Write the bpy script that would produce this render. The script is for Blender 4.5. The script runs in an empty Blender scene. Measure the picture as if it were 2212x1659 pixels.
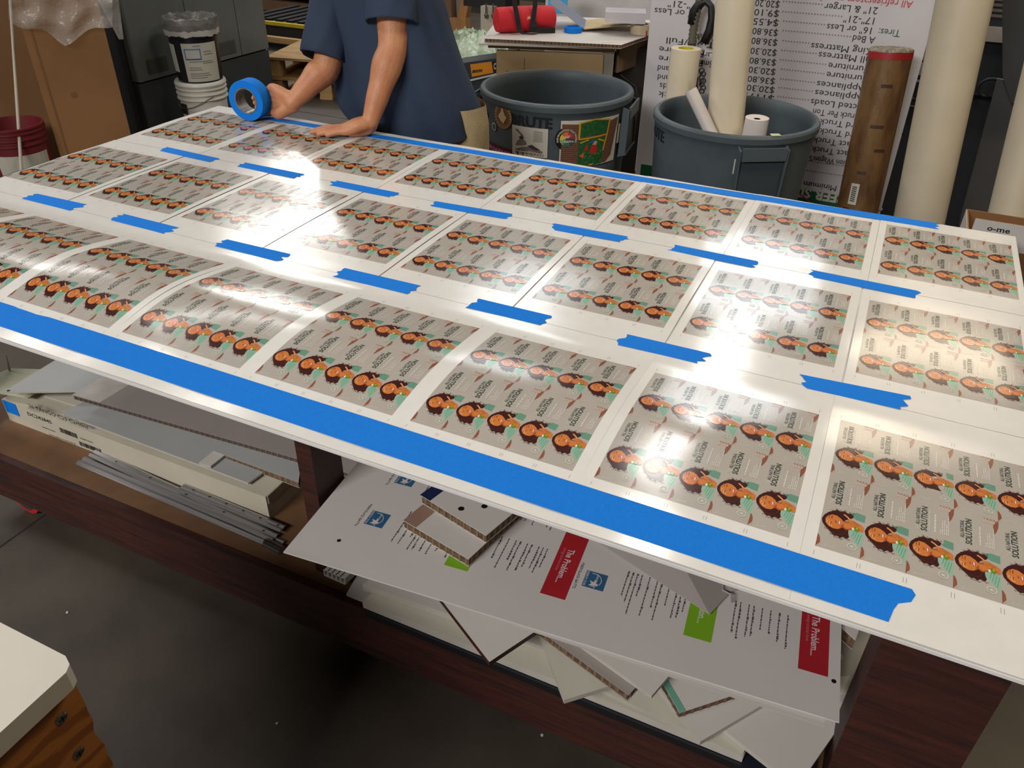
import bpy, bmesh, math, random
import numpy as np
from mathutils import Vector, Matrix
random.seed(7)
PI = math.pi
S = .3048            # one printed sheet is one foot wide
T = .86              # height of the work surface
scene = bpy.context.scene
# ---------------------------------------------------------------- camera
CAM = np.array([2.077, -0.838, 1.601])
CR = np.array([[0.9060661596664779, 0.4227969372667978, 0.016937064235592575],
               [0.24823947624903236, -0.4987166810477104, -0.8304570033868099],
               [-0.34266788110167434, 0.7566534357818047, -0.5568251982252896]])
F = 1709.07
cd = bpy.data.cameras.new('camera'); cam = bpy.data.objects.new('camera', cd); scene.collection.objects.link(cam)
cd.sensor_width = 36; cd.lens = F / 2212 * 36; cd.clip_start = .02; cd.clip_end = 60
m = Matrix.Identity(4)
for i in range(3):
    m[i][0] = CR[0][i]; m[i][1] = -CR[1][i]; m[i][2] = -CR[2][i]; m[i][3] = CAM[i]
cam.matrix_world = m
scene.camera = cam
def ray(u, v): return CR.T @ np.array([(u - 1106) / F, (v - 829.5) / F, 1])
def atz(u, v, z): d = ray(u, v); return Vector(CAM + (z - CAM[2]) / d[2] * d)
def aty(u, v, y): d = ray(u, v); return Vector(CAM + (y - CAM[1]) / d[1] * d)
def atx(u, v, x): d = ray(u, v); return Vector(CAM + (x - CAM[0]) / d[0] * d)
def dep(u, v, D): return Vector(CAM + D * ray(u, v))
# ---------------------------------------------------------------- light and exposure
scene.view_settings.view_transform = 'Standard'; scene.view_settings.look = 'None'
scene.view_settings.gamma = 1; scene.view_settings.use_curve_mapping = False
scene.view_settings.exposure = 0.08
w = bpy.data.worlds.new('world'); scene.world = w; w.use_nodes = True
w.node_tree.nodes['Background'].inputs[0].default_value = (.9, .95, 1, 1)
w.node_tree.nodes['Background'].inputs[1].default_value = .05
def lamp(name, x, y, z, sx, sy, power, col, rot=(0, 0, 0)):
    l = bpy.data.lights.new(name, 'AREA'); l.shape = 'RECTANGLE'; l.size = sx; l.size_y = sy
    l.energy = power; l.color = col
    o = bpy.data.objects.new(name, l); o.location = (x, y, z); o.rotation_euler = rot
    scene.collection.objects.link(o); return o
COOL = (.90, .97, 1); WHITE = (1, .972, .935); WARM = (1, .84, .62)
for a in ((-4.95, 7.2, 4.5, 1.4, 1.5, 112, WHITE), (-3.05, 3.45, 4.5, .18, 3.1, 26, WHITE), (-5.4, 3.7, 4.5, .3, 1.5, 24, WHITE),
          (1.22, 3.75, 4.5, .32, 2.2, 48, WHITE), (1.2, 6.75, 4.5, .32, 1.1, 24, WHITE), (1.15, 8.3, 4.5, 1.5, 1.5, 52, COOL), (3.15, 7.7, 4.5, 1.5, 1.4, 50, WARM),
          (-1.3, 6.9, 4.5, 1.2, 1.9, 40, COOL), (-6.2, 9.2, 4.5, .8, .8, 26, WHITE),
          (.4, -5.2, 4.3, 3.2, 1.0, 310, WHITE, (.95, 0, 0)), (-3.9, -.2, 4.3, 1.6, 1.2, 110, WHITE), (3.6, 1.6, 4.5, 1.4, .8, 70, WARM)):  # added fill lamps for general brightness, the first tilted from behind the camera
    lamp('ceiling_and_fill_lamp', *a)
# ---------------------------------------------------------------- materials
def lin(c):
    return tuple(((x / 255) / 12.92 if x / 255 <= .04045 else ((x / 255 + .055) / 1.055) ** 2.4) for x in c[:3])
MATS = {}
def mat(name, c, rough=.6, var=.06, scale=8, bump=0, bscale=60, metal=0, c2=None, stretch=None, spec=.5, trans=0, alpha=1, wave=None, detail=4):
    if name in MATS: return MATS[name]
    m = bpy.data.materials.new(name); m.use_nodes = True; nt = m.node_tree; N = nt.nodes; L = nt.links
    b = N['Principled BSDF']; b.inputs['Roughness'].default_value = rough; b.inputs['Metallic'].default_value = metal
    b.inputs['Specular IOR Level'].default_value = spec; b.inputs['Alpha'].default_value = alpha
    b.inputs['Transmission Weight'].default_value = trans
    a = lin(c); bb = lin(c2) if c2 else tuple(x * (1 - var * 2) for x in a); aa = a if c2 else tuple(min(1, x * (1 + var)) for x in a)
    tc = N.new('ShaderNodeTexCoord'); mp = N.new('ShaderNodeMapping'); L.new(tc.outputs['Object'], mp.inputs[0])
    if stretch: mp.inputs['Scale'].default_value = stretch
    if wave:
        tx = N.new('ShaderNodeTexWave'); tx.inputs['Scale'].default_value = wave[0]; tx.inputs['Distortion'].default_value = wave[1]
        tx.inputs['Detail'].default_value = 3; tx.inputs['Detail Scale'].default_value = 2; tx.bands_direction = wave[2] if len(wave) > 2 else 'X'
    else:
        tx = N.new('ShaderNodeTexNoise'); tx.inputs['Scale'].default_value = scale; tx.inputs['Detail'].default_value = detail
    L.new(mp.outputs[0], tx.inputs['Vector'])
    rp = N.new('ShaderNodeValToRGB'); rp.color_ramp.elements[0].position = .3; rp.color_ramp.elements[1].position = .7
    rp.color_ramp.elements[0].color = (*bb, 1); rp.color_ramp.elements[1].color = (*aa, 1)
    L.new(tx.outputs['Fac'], rp.inputs[0]); L.new(rp.outputs[0], b.inputs['Base Color'])
    if bump:
        n2 = N.new('ShaderNodeTexNoise'); n2.inputs['Scale'].default_value = bscale; n2.inputs['Detail'].default_value = 3
        L.new(mp.outputs[0], n2.inputs['Vector'])
        bp = N.new('ShaderNodeBump'); bp.inputs['Strength'].default_value = bump; bp.inputs['Distance'].default_value = .01
        L.new(n2.outputs['Fac'], bp.inputs['Height']); L.new(bp.outputs[0], b.inputs['Normal'])
    MATS[name] = m; return m
def gloss(name, c, rough=.13):           # digital print on glossy stock: slow unevenness in the sheet
    return mat(name, c, rough, var=.015, scale=30, bump=.035, bscale=4, spec=.55)
M_paper = gloss('glossy_white_stock', (226, 224, 220), .13)
M_board = mat('white_board', (222, 220, 218), .45, var=.02)
M_tape = mat('blue_tape', (2, 124, 228), .75, var=.04, scale=300, bump=.25, bscale=900, spec=.25)
M_honey = mat('honeycomb_edge', (122, 96, 70), .9, c2=(70, 52, 38), scale=90)
M_cardb = mat('brown_cardboard', (136, 97, 58), .85, var=.07, scale=3)
M_wred = mat('red_brown_wood', (74, 34, 25), .55, c2=(42, 21, 18), scale=6, stretch=(1.2, 14, 14), bump=.15)
M_dark = mat('dark_grey_plastic', (48, 52, 58), .5)
M_black = mat('black_rubber', (18, 18, 20), .5)
M_skin = mat('skin', (202, 142, 102), .5, c2=(182, 118, 84), scale=14, bump=.12, bscale=160)
# ---------------------------------------------------------------- mesh helpers
def wloc(p):
    v = Vector((0, 0, 0))
    while p is not None: v += Vector(p.location); p = p.parent
    return v
class MB:
    def __init__(s): s.v = []; s.f = []; s.m = []; s.mats = []
    def mi(s, mt):
        if mt not in s.mats: s.mats.append(mt)
        return s.mats.index(mt)
    def add(s, vs, fs, mt):
        n = len(s.v); k = s.mi(mt); s.v += [tuple(p) for p in vs]
        for f in fs: s.f.append(tuple(i + n for i in f)); s.m.append(k)
        return s
    def poly(s, pts, mt): return s.add(pts, [tuple(range(len(pts)))], mt)
    def prism(s, pts, d, mt, side=None):                 # pts top polygon, d vector to the bottom
        pts = [Vector(p) for p in pts]; d = Vector(d); n = len(pts)
        nn = sum(((pts[i] - pts[0]).cross(pts[(i + 1) % n] - pts[0]) for i in range(n)), Vector())
        if nn.dot(d) > 0: pts.reverse()
        s.poly(pts, mt); s.poly([p + d for p in reversed(pts)], mt)
        return s.add(pts + [p + d for p in pts], [(i, i + n, (i + 1) % n + n, (i + 1) % n) for i in range(n)], side or mt)
    def box(s, c, size, mt, rz=0, M=None):
        hx, hy, hz = (q / 2 for q in size); M = M or Matrix.Rotation(rz, 3, 'Z'); c = Vector(c)
        vs = [c + M @ Vector((x * hx, y * hy, z * hz)) for z in (-1, 1) for x, y in ((-1, -1), (1, -1), (1, 1), (-1, 1))]
        return s.add(vs, [(3, 2, 1, 0), (4, 5, 6, 7), (0, 1, 5, 4), (1, 2, 6, 5), (2, 3, 7, 6), (3, 0, 4, 7)], mt)
    def lathe(s, base, prof, mt, n=40, axis=(0, 0, 1), closed=False, arc=None):
        ax = Vector(axis).normalized(); Q = Vector((0, 0, 1)).rotation_difference(ax).to_matrix(); base = Vector(base)
        vs = []; a0, a1 = arc or (0, 2 * PI); cl = arc is None; k = n if cl else n + 1
        for r, z in prof:
            for i in range(k):
                a = a0 + (a1 - a0) * i / n; vs.append(base + Q @ Vector((r * math.cos(a), r * math.sin(a), z)))
        fs = []
        for j in range(len(prof) - 1):
            for i in range(n): i2 = (i + 1) % k; fs.append((j * k + i, j * k + i2, (j + 1) * k + i2, (j + 1) * k + i))
        s.add(vs, fs, mt); return s
    def tube(s, pts, r, mt, n=10, cap=True):
        pts = [Vector(p) for p in pts]; rs = r if isinstance(r, (list, tuple)) else [r] * len(pts); vs = []; pu = None
        for i, p in enumerate(pts):
            d = (pts[min(i + 1, len(pts) - 1)] - pts[max(i - 1, 0)]).normalized()
            if pu is None: pu = d.orthogonal().normalized()
            u = (pu - d * pu.dot(d)).normalized(); pu = u; w_ = d.cross(u)
            for k in range(n):
                a = 2 * PI * k / n; vs.append(p + (u * math.cos(a) + w_ * math.sin(a)) * rs[i])
        fs = [(j * n + i, j * n + (i + 1) % n, (j + 1) * n + (i + 1) % n, (j + 1) * n + i) for j in range(len(pts) - 1) for i in range(n)]
        if cap: fs += [tuple(reversed(range(n))), tuple((len(pts) - 1) * n + i for i in range(n))]
        return s.add(vs, fs, mt)
    def build(s, name, parent=None, smooth=False, loc=None):
        me = bpy.data.meshes.new(name)
        o = Vector(loc) if loc is not None else Vector((0, 0, 0))
        me.from_pydata([tuple(Vector(p) - o) for p in s.v], [], s.f)
        for mt in s.mats: me.materials.append(mt)
        me.polygons.foreach_set('material_index', s.m)
        if smooth is not False:
            me.polygons.foreach_set('use_smooth', [True] * len(s.f))
            if smooth is not True:
                me.set_sharp_from_angle(angle=math.radians(smooth))
        me.update()
        ob = bpy.data.objects.new(name, me); scene.collection.objects.link(ob)
        if parent is not None:
            ob.parent = parent; ob.location = o - wloc(parent)
        else: ob.location = o
        return ob
def tag(o, label, cat, group=None):
    o['label'] = label; o['category'] = cat
    if group: o['group'] = group
    return o
def thing(name, label, cat, loc, group=None):
    o = bpy.data.objects.new(name, None); scene.collection.objects.link(o); o.location = loc; o.empty_display_size = .05
    return tag(o, label, cat, group)
def struct(mb, name):
    o = mb.build(name); o['kind'] = 'structure'; return o
_tc = {}
def textmesh(s, bold=0, shear=0, res=2):
    k = (s, bold, shear, res)
    if k in _tc: return _tc[k]
    cu = bpy.data.curves.new('t', 'FONT'); cu.body = s; cu.size = 1; cu.resolution_u = res; cu.offset = bold; cu.shear = shear; cu.fill_mode = 'FRONT'
    ob = bpy.data.objects.new('t', cu); scene.collection.objects.link(ob)
    dg = bpy.context.evaluated_depsgraph_get(); me = bpy.data.meshes.new_from_object(ob.evaluated_get(dg))
    vs = [(v.co.x, v.co.y) for v in me.vertices]; fs = [tuple(p.vertices) for p in me.polygons]
    bpy.data.objects.remove(ob); bpy.data.meshes.remove(me); bpy.data.curves.remove(cu)
    x0 = min(v[0] for v in vs); x1 = max(v[0] for v in vs)
    _tc[k] = ([((x - x0) / (x1 - x0), y / .72) for x, y in vs], fs, (x1 - x0) / .72)   # x 0..1, y in cap heights; natural aspect
    return _tc[k]
def text_on(mb, s, O, X, Y, mt, width=None, height=None, bold=0.01, shear=0, fn=None, centre=False):
    """text with its lower left at O, running along unit X, letters rising along unit Y"""
    vs, fs, asp = textmesh(s, bold, shear)
    if width is None: width = asp * height
    if height is None: height = width / asp
    O = Vector(O); X = Vector(X); Y = Vector(Y)
    if centre: O = O - X * width / 2
    mb.add([(O + X * (x * width) + Y * (y * height)) if fn is None else fn(O, x * width, y * height) for x, y in vs], fs, mt)
    return width
# ================================================================ THE SETTING
mb = MB()
M_floor = mat('concrete_floor', (80, 71, 60), .6, c2=(58, 50, 42), scale=3.5, bump=.1, bscale=20, detail=8)
mb.poly([(-8, -6, 0), (7, -6, 0), (7, 11, 0), (-8, 11, 0)], M_floor)
mj = mat('floor_joint', (40, 38, 35), .9)
for x in (-6.2, -3.1, .175, 3.1): mb.box((x, 2.5, .0006), (.006, 17, .001), mj)
for y in (-3.2, 3.9, 6.6): mb.box((-.5, y, .0006), (15, .006, .001), mj)
struct(mb, 'floor')
M_wall = mat('warehouse_wall', (96, 92, 86), .8, scale=3)
for nm, c, sz in (('wall_back', (-.5, 11.05, 2.8), (15, .1, 5.6)), ('wall_left', (-8.05, 2.5, 2.8), (.1, 17, 5.6)),
                  ('wall_right', (7.05, 2.5, 2.8), (.1, 17, 5.6)), ('wall_front', (-.5, -6.05, 2.8), (15, .1, 5.6))):
    struct(MB().box(c, sz, M_wall), nm)
struct(MB().box((-.5, 2.5, 5.65), (15, 17, .1), mat('ceiling_deck', (70, 67, 62), .8)), 'ceiling')
# ================================================================ WORK TABLE
X0, X1, Y0, Y1 = -.015, 2.433, -.110, 1.283
tb = thing('work_table', 'long reddish-brown wooden work table with bottom shelf under the taped sheets', 'table', (1.2, .6, 0))
TT = T - .006
MB().box(((X0 + X1) / 2, (Y0 + Y1) / 2 + .03, TT - .012), (X1 - X0 - .02, Y1 - Y0 - .08, .024), mat('table_top_wood', (120, 92, 74), .6, scale=9)).build('tabletop', tb)
ZS = .28
for x, y, lw in ((.045, .095, .1), (1.208, .14, .038), (2.344, .11, .166), (.045, 1.2, .1), (1.208, 1.2, .038), (2.32, 1.2, .11)):
    MB().box((x, y, (TT - .024 + ZS) / 2), (lw, .088, TT - .024 - ZS), M_wred).build('leg', tb)
M_shelf = mat('particle_board', (122, 88, 58), .7, c2=(104, 74, 50), scale=14, detail=8)
MB().box((1.2, .65, ZS - .01), (2.42, 1.16, .02), M_shelf).build('shelf', tb)
for y in (.07, 1.24): MB().box((1.205, y, .205), (2.45, .038, .148), M_wred).build('side_rail', tb)
for x in (0, 2.41): MB().box((x, .655, .205), (.038, 1.13, .148), M_wred).build('end_rail', tb)
for x in (0, 2.41): MB().box((x + .02 * (1 if x < 1 else -1), .655, TT - .07), (.03, 1.1, .09), M_wred).build('apron', tb)
MB().box((1.2, .16, TT - .07), (2.3, .03, .09), M_wred).build('apron', tb)
for x, y in ((.15, .13), (2.28, .13), (.15, 1.15), (2.28, 1.15)):
    c_ = MB().box((x, y, .128), (.09, .08, .006), mat('steel_plate', (90, 88, 86), .4, metal=1))
    for dy in (-.025, .025): c_.box((x - .01, y + dy, .09), (.05, .004, .08), MATS['steel_plate'])
    c_ = c_.build('caster', tb)
    wh = MB().lathe((x - .02, y - .018, .055), [(.012, 0), (.04, 0), (.04, .036), (.012, .036)], mat('caster_hub', (60, 58, 58), .5), 24, (0, 1, 0))
    wh.lathe((x - .02, y - .018, .055), [(.04, .0), (.053, .002), (.055, .008), (.055, .028), (.053, .034), (.04, .036)], mat('red_tread', (190, 40, 50), .5), 28, (0, 1, 0))
    wh = wh.build('wheel', c_, 40)
# backing board under the prints
tag(MB().box(((X0 + X1) / 2, (Y0 + Y1) / 2, T - .0035), (X1 - X0, Y1 - Y0, .005), M_board).build('backing_board'),
    'large thin white rigid board lying on the work table under all printed sheets', 'board')
# ================================================================ PRINTED SHEETS
def P(name, c, r=.14): return gloss('print_' + name, c, r)
A_grey = P('grey', (176, 169, 161)); A_dk = P('dark_green', (44, 60, 50)); A_wh = P('white', (214, 209, 202)); A_fa = P('faint', (200, 206, 192))
A_hair = P('hair', (66, 34, 32)); A_hair2 = P('hair_lock', (92, 52, 44)); A_face = P('face', (204, 122, 64)); A_fsh = P('face_shade', (162, 86, 46)); A_hl = P('face_light', (222, 152, 98))
A_mouth = P('mouth', (186, 78, 76)); A_teeth = P('teeth', (232, 216, 206)); A_green = P('shirt', (142, 182, 160)); A_gr2 = P('shirt_fold', (104, 148, 128)); A_frt = P('fruit', (110, 138, 28)); A_leaf = P('leaf', (138, 88, 70)); A_spr = P('sprig', (206, 172, 156))
CW, CH = .892 / 5, 1.002 / 2                    # a card, in sheet feet
bmx = bmesh.new(); TM = []
def tmat(m_):
    if m_ not in TM: TM.append(m_)
    return TM.index(m_)
lay = bmx.verts.layers.float.new('lay')
def tp(pts, mt, L):
    vs = []
    for x, y in pts:
        v = bmx.verts.new((x, y, 0)); v[lay] = L; vs.append(v)
    try:
        f = bmx.faces.new(vs)
        if f.normal.z < 0 or f.calc_area() == 0: pass
        f.normal_update()
        if f.normal.z < 0: f.normal_flip()
        f.material_index = tmat(mt)
    except ValueError: pass
# base grid (white) with the printed field as grey cells
W_, H_ = .892, 1.002
xs = [-.0525, -.02] + [W_ * i / 5 for i in range(6)] + [W_ + .02, W_ + .055]
ys = [-.25, -.17, -.09, -.04] + [H_ * i / 24 for i in range(25)] + [H_ + .04, H_ + .09, H_ + .17, H_ + .25]
for i in range(len(xs) - 1):
    for j in range(len(ys) - 1):
        g = 0 <= xs[i] < W_ - .001 and 0 <= ys[j] < H_ - .001
        tp([(xs[i], ys[j]), (xs[i + 1], ys[j]), (xs[i + 1], ys[j + 1]), (xs[i], ys[j + 1])], A_grey if g else M_paper, 0)
# artwork of one card: u across (0..1), t along (0..2.81)
TL = CH / CW
card = []                                        # (polys, mat, layer)
def cp(pts, mt, L): card.append((pts, mt, L))
def ell(cx, cy, rx, ry, n=14, rot=0, wob=0, seed=0):
    r = random.Random(seed); out = []
    for i in range(n):
        a = 2 * PI * i / n; k = 1 + r.uniform(-wob, wob); x = rx * k * math.cos(a); y = ry * k * math.sin(a)
        out.append((cx + x * math.cos(rot) - y * math.sin(rot), cy + x * math.sin(rot) + y * math.cos(rot)))
    return out
def strip(pts, wd, mt, L):
    for (a, b), (c, d) in zip(pts, pts[1:]):
        dx, dy = c - a, d - b; l = math.hypot(dx, dy) or 1; nx, ny = -dy / l * wd / 2, dx / l * wd / 2
        cp([(a + nx, b + ny), (a - nx, b - ny), (c - nx, d - ny), (c + nx, d + ny)], mt, L)
# shirt, shoulder
cp([(.62, .80), (.74, .62), (.99, .34), (.995, .82), (.84, .94), (.72, .93)], A_green, 1)
for k in range(4): strip([(.76 + .05 * k, .66 - .07 * k), (.80 + .055 * k, .86 - .02 * k)], .016, A_gr2, 2)
cp([(.62, 1.36), (.80, 1.26), (.995, 1.24), (.995, 1.5), (.80, 1.52), (.66, 1.46)], A_gr2, 1)
# hair
hair = [(.02, .97), (.05, .84), (.12, .74), (.20, .66), (.30, .56), (.37, .50), (.44, .53), (.50, .48), (.57, .55), (.66, .52), (.70, .60), (.67, .70), (.66, .82), (.62, .92),
        (.56, 1.02), (.55, 1.12), (.62, 1.20), (.71, 1.27), (.73, 1.36), (.66, 1.42), (.58, 1.40), (.50, 1.45), (.42, 1.39), (.33, 1.42), (.24, 1.34), (.15, 1.26), (.06, 1.12)]
cp(hair, A_hair, 2)
for q in ([(.10, .82), (.22, .66), (.36, .56)], [(.30, .60), (.44, .58), (.56, .62)], [(.22, 1.30), (.36, 1.38), (.5, 1.38)], [(.46, 1.33), (.58, 1.36), (.68, 1.33)], [(.56, .66), (.62, .78), (.6, .9)]): strip(q, .013, A_hair2, 3)
r_ = random.Random(3)
for x, y, a in ((.37, .50, -2.0), (.50, .48, -1.4), (.66, .52, -1.2), (.28, .56, -2.2), (.44, .5, -1.7), (.58, .54, -1.3), (.24, 1.34, 2.2), (.33, 1.42, 1.9), (.42, 1.4, 1.5), (.52, 1.45, 1.3), (.62, 1.42, 1.2), (.7, 1.4, .8), (.15, .7, -2.6)):
    strip([(x, y), (x + .03 * math.cos(a), y + .03 * math.sin(a)), (x + .055 * math.cos(a + .7), y + .055 * math.sin(a + .7))], .009, A_hair, 2); strip([(x + .03, y), (x + .03 + .03 * math.cos(a + .4), y + .03 * math.sin(a + .4)), (x + .03 + .05 * math.cos(a + 1.2), y + .05 * math.sin(a + 1.2))], .008, A_hair, 2)
# neck, face
cp([(.48, .88), (.60, .80), (.72, .86), (.84, .96), (.86, 1.08), (.66, 1.12), (.52, 1.08)], A_fsh, 3)
cp([(.50, .90), (.62, .84), (.74, .92), (.8, 1.0), (.66, 1.06), (.54, 1.04)], A_face, 4)
cp([(.10, 1.00), (.12, .86), (.20, .77), (.31, .73), (.42, .75), (.50, .83), (.55, .93), (.54, 1.03), (.46, 1.13), (.35, 1.20), (.24, 1.20), (.15, 1.12)], A_face, 4)
cp([(.12, .97), (.15, .86), (.22, .79), (.3, .77), (.26, .86), (.2, .94)], A_hl, 5)
cp([(.33, .98), (.35, .92), (.37, .96), (.36, 1.03)], A_fsh, 5); cp([(.46, .80), (.54, .90), (.53, 1.0), (.48, .90)], A_fsh, 5)
strip([(.31, 1.02), (.36, 1.00), (.365, .97)], .012, A_fsh, 5)
for cy, s_ in ((.88, 1), (1.10, 1)):
    strip([(.25, cy - .055), (.235, cy), (.25, cy + .055)], .014, A_hair, 5); strip([(.19, cy - .06), (.175, cy), (.19, cy + .05)], .012, A_hair2, 5)
cp(ell(.435, .98, .032, .088, 12, .1), A_mouth, 5); cp(ell(.432, .98, .015, .07, 10, .1), A_teeth, 6)
# hand, fruit
cp([(.64, 1.16), (.70, 1.20), (.80, 1.16), (.92, 1.12), (.99, 1.06), (.995, .90), (.93, .88), (.84, .98), (.72, 1.04), (.66, 1.09)], A_face, 5)
for q in ([(.68, 1.17), (.58, 1.26), (.50, 1.31)], [(.72, 1.14), (.63, 1.17), (.60, 1.13)], [(.76, 1.10), (.68, 1.10), (.65, 1.06)], [(.82, 1.04), (.74, 1.02), (.72, .98)]): strip(q, .042, A_hl if q[0][0] < .7 else A_face, 6)
for q in ([(.70, 1.13), (.86, 1.04)], [(.74, 1.18), (.90, 1.06)], [(.80, .99), (.93, .93)]): strip(q, .010, A_fsh, 7)
cp(ell(.83, .93, .055, .085, 12, .5), A_frt, 7); cp(ell(.755, .90, .03, .05, 9), A_teeth, 7); cp(ell(.84, .95, .02, .03, 8), P('fruit_light', (168, 186, 70)), 8)
# emblem ring
for k in range(8):
    a, b = 2 * PI * k / 8, 2 * PI * (k + 1) / 8
    for r0, r1 in ((.118, .094), (.062, .052)):
        cp([(.79 + r * math.cos(q), .31 + r * math.sin(q)) for r, q in ((r0, a), (r0, b), (r1, b), (r1, a))], A_fa, 5)
cp([(.76, .28), (.82, .28), (.82, .34), (.76, .34)], A_fa, 5)
# leaves
cp([(.0, .0), (.055, .06), (.085, .17), (.07, .30), (.03, .40), (.0, .42)], A_leaf, 2); strip([(.02, .02), (.10, .14)], .02, A_spr, 3)
strip([(.12, .06), (.25, .09), (.44, .12)], .009, A_wh, 3)
for x, y, dx, dy in ((.2, .08, .03, .09), (.27, .09, .05, .10), (.3, .1, .07, -.05), (.38, .11, .06, -.05), (.36, .11, .05, .07)): cp([(x, y), (x + dx * .6 - .01, y + dy * .4), (x + dx, y + dy), (x + dx * .4 + .012, y + dy * .6)], A_wh, 3)
cp([(1.0, 2.80), (.93, 2.76), (.88, 2.64), (.875, 2.45), (.90, 2.25), (.945, 2.36), (.99, 2.55), (1.0, 2.7)], A_leaf, 2)
strip([(.66, 2.79), (.78, 2.73), (.96, 2.74)], .014, A_spr, 3)
for x in (.70, .77, .84, .91):
    cp([(x, 2.74), (x - .035, 2.68), (x - .05, 2.60), (x + .012, 2.66)], A_spr, 3); cp([(x, 2.75), (x + .01, 2.79), (x - .04, 2.80)], A_leaf, 3)
# writing: baseline runs along +t, letters rise toward -u
def ctext(s, u, t0, t1, hgt, mt, bold=0, L=3):
    vs, fs, asp = textmesh(s, bold, 0, 2)
    for f in fs: cp([(u - vs[i][1] * hgt, t0 + vs[i][0] * (t1 - t0)) for i in f], mt, L)
ctext('THE', .225, 1.60, 1.76, .095, A_fa); ctext('ALL-NATURAL', .225, 1.80, 2.46, .095, A_dk, .004); ctext('SOLUTION', .395, 1.62, 2.56, .145, A_dk, .018)
ctext('FOR RADIANT SKIN', .462, 1.70, 2.50, .045, A_fa)
for u, t0, t1, wd in ((.575, 1.70, 2.38, .030), (.70, 1.70, 1.86, .018), (.745, 1.70, 2.20, .018), (.79, 1.70, 2.24, .018), (.835, 1.70, 2.10, .018), (.875, 1.70, 2.45, .018)):
    t = t0; rr = random.Random(int(u * 1000))
    while t < t1:
        l = rr.uniform(.05, .13); cp([(u - wd / 2, t), (u + wd / 2, t), (u + wd / 2, min(t + l, t1)), (u - wd / 2, min(t + l, t1))], A_wh, 3); t += l + .018
for i in range(5):
    for j in range(2):
        for pts, mt, L in card: tp([((i + x) * CW, j * CH + y * CW) for x, y in pts], mt, L + (0 if L else 0))
# crop marks in the margins
M_mark = P('crop_mark', (150, 146, 140))
for i in range(6):
    for y0 in (-.055, H_ + .02):
        for dx in ((-.006, .006) if 0 < i < 5 else (0,)): tp([(i * CW + dx - .001, y0), (i * CW + dx + .001, y0), (i * CW + dx + .001, y0 + .03), (i * CW + dx - .001, y0 + .03)], M_mark, 1)
bmx.normal_update()
for f in bmx.faces:
    if f.normal.z < 0: f.normal_flip()
for k in range(1, 24):
    bmesh.ops.bisect_plane(bmx, geom=list(bmx.verts) + list(bmx.edges) + list(bmx.faces), plane_co=(0, H_ * k / 24, 0), plane_no=(0, 1, 0), dist=1e-6)
bmx.verts.ensure_lookup_table(); bmx.verts.index_update()
TV = np.array([(v.co.x, v.co.y, v[lay]) for v in bmx.verts]); TF = [tuple(v.index for v in f.verts) for f in bmx.faces]; TI = [f.material_index for f in bmx.faces]
bmx.free()
Tloop = np.array([i for f in TF for i in f], dtype=np.int32); Ttot = np.array([len(f) for f in TF], dtype=np.int32); Tst = np.concatenate([[0], np.cumsum(Ttot)[:-1]]).astype(np.int32)
BUL = [.028, .026, .025, .022, .017, .0155, .013, .005]
def zsurf(x, y, r, c, k):
    """height (m) of the sheet above the backing board; x, y in sheet feet"""
    z = .0012 + 0 * x
    if r == 0:
        b = np.interp(x + .05, np.arange(8) + .5, BUL) + k * .0012
        t = np.clip((y + .06) / 1.20, 0, 1); t = t ** .85
        z = z + b * np.sin(PI * t) ** 1.35
    else:
        t = np.clip((y - (1.36 if r == 1 else 2.86)) / 1.18, 0, 1)
        z = z + (.0018 + k * .0005) * np.sin(PI * t) ** 1.3 * (1 + .35 * np.sin(x * 2.1 + r))
    z = z + .0006 * (1 + np.sin(x * 5.3 + y * 1.7 + c))
    return z
rowname = ['near row beside wide tape', 'middle row', 'far row by thin tape']
PX = [1.0, 1.0095, 1.002]; OX = [0, -.0389, .0323]; OY = [0, 1.5258, 2.9812]
order = ['leftmost', 'second from left', 'third from left', 'fourth from left', 'fourth from right', 'third from right', 'second from right', 'rightmost']
extra = {(0, 7): 'lying almost flat', (0, 0): 'bulging strongly'}
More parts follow.
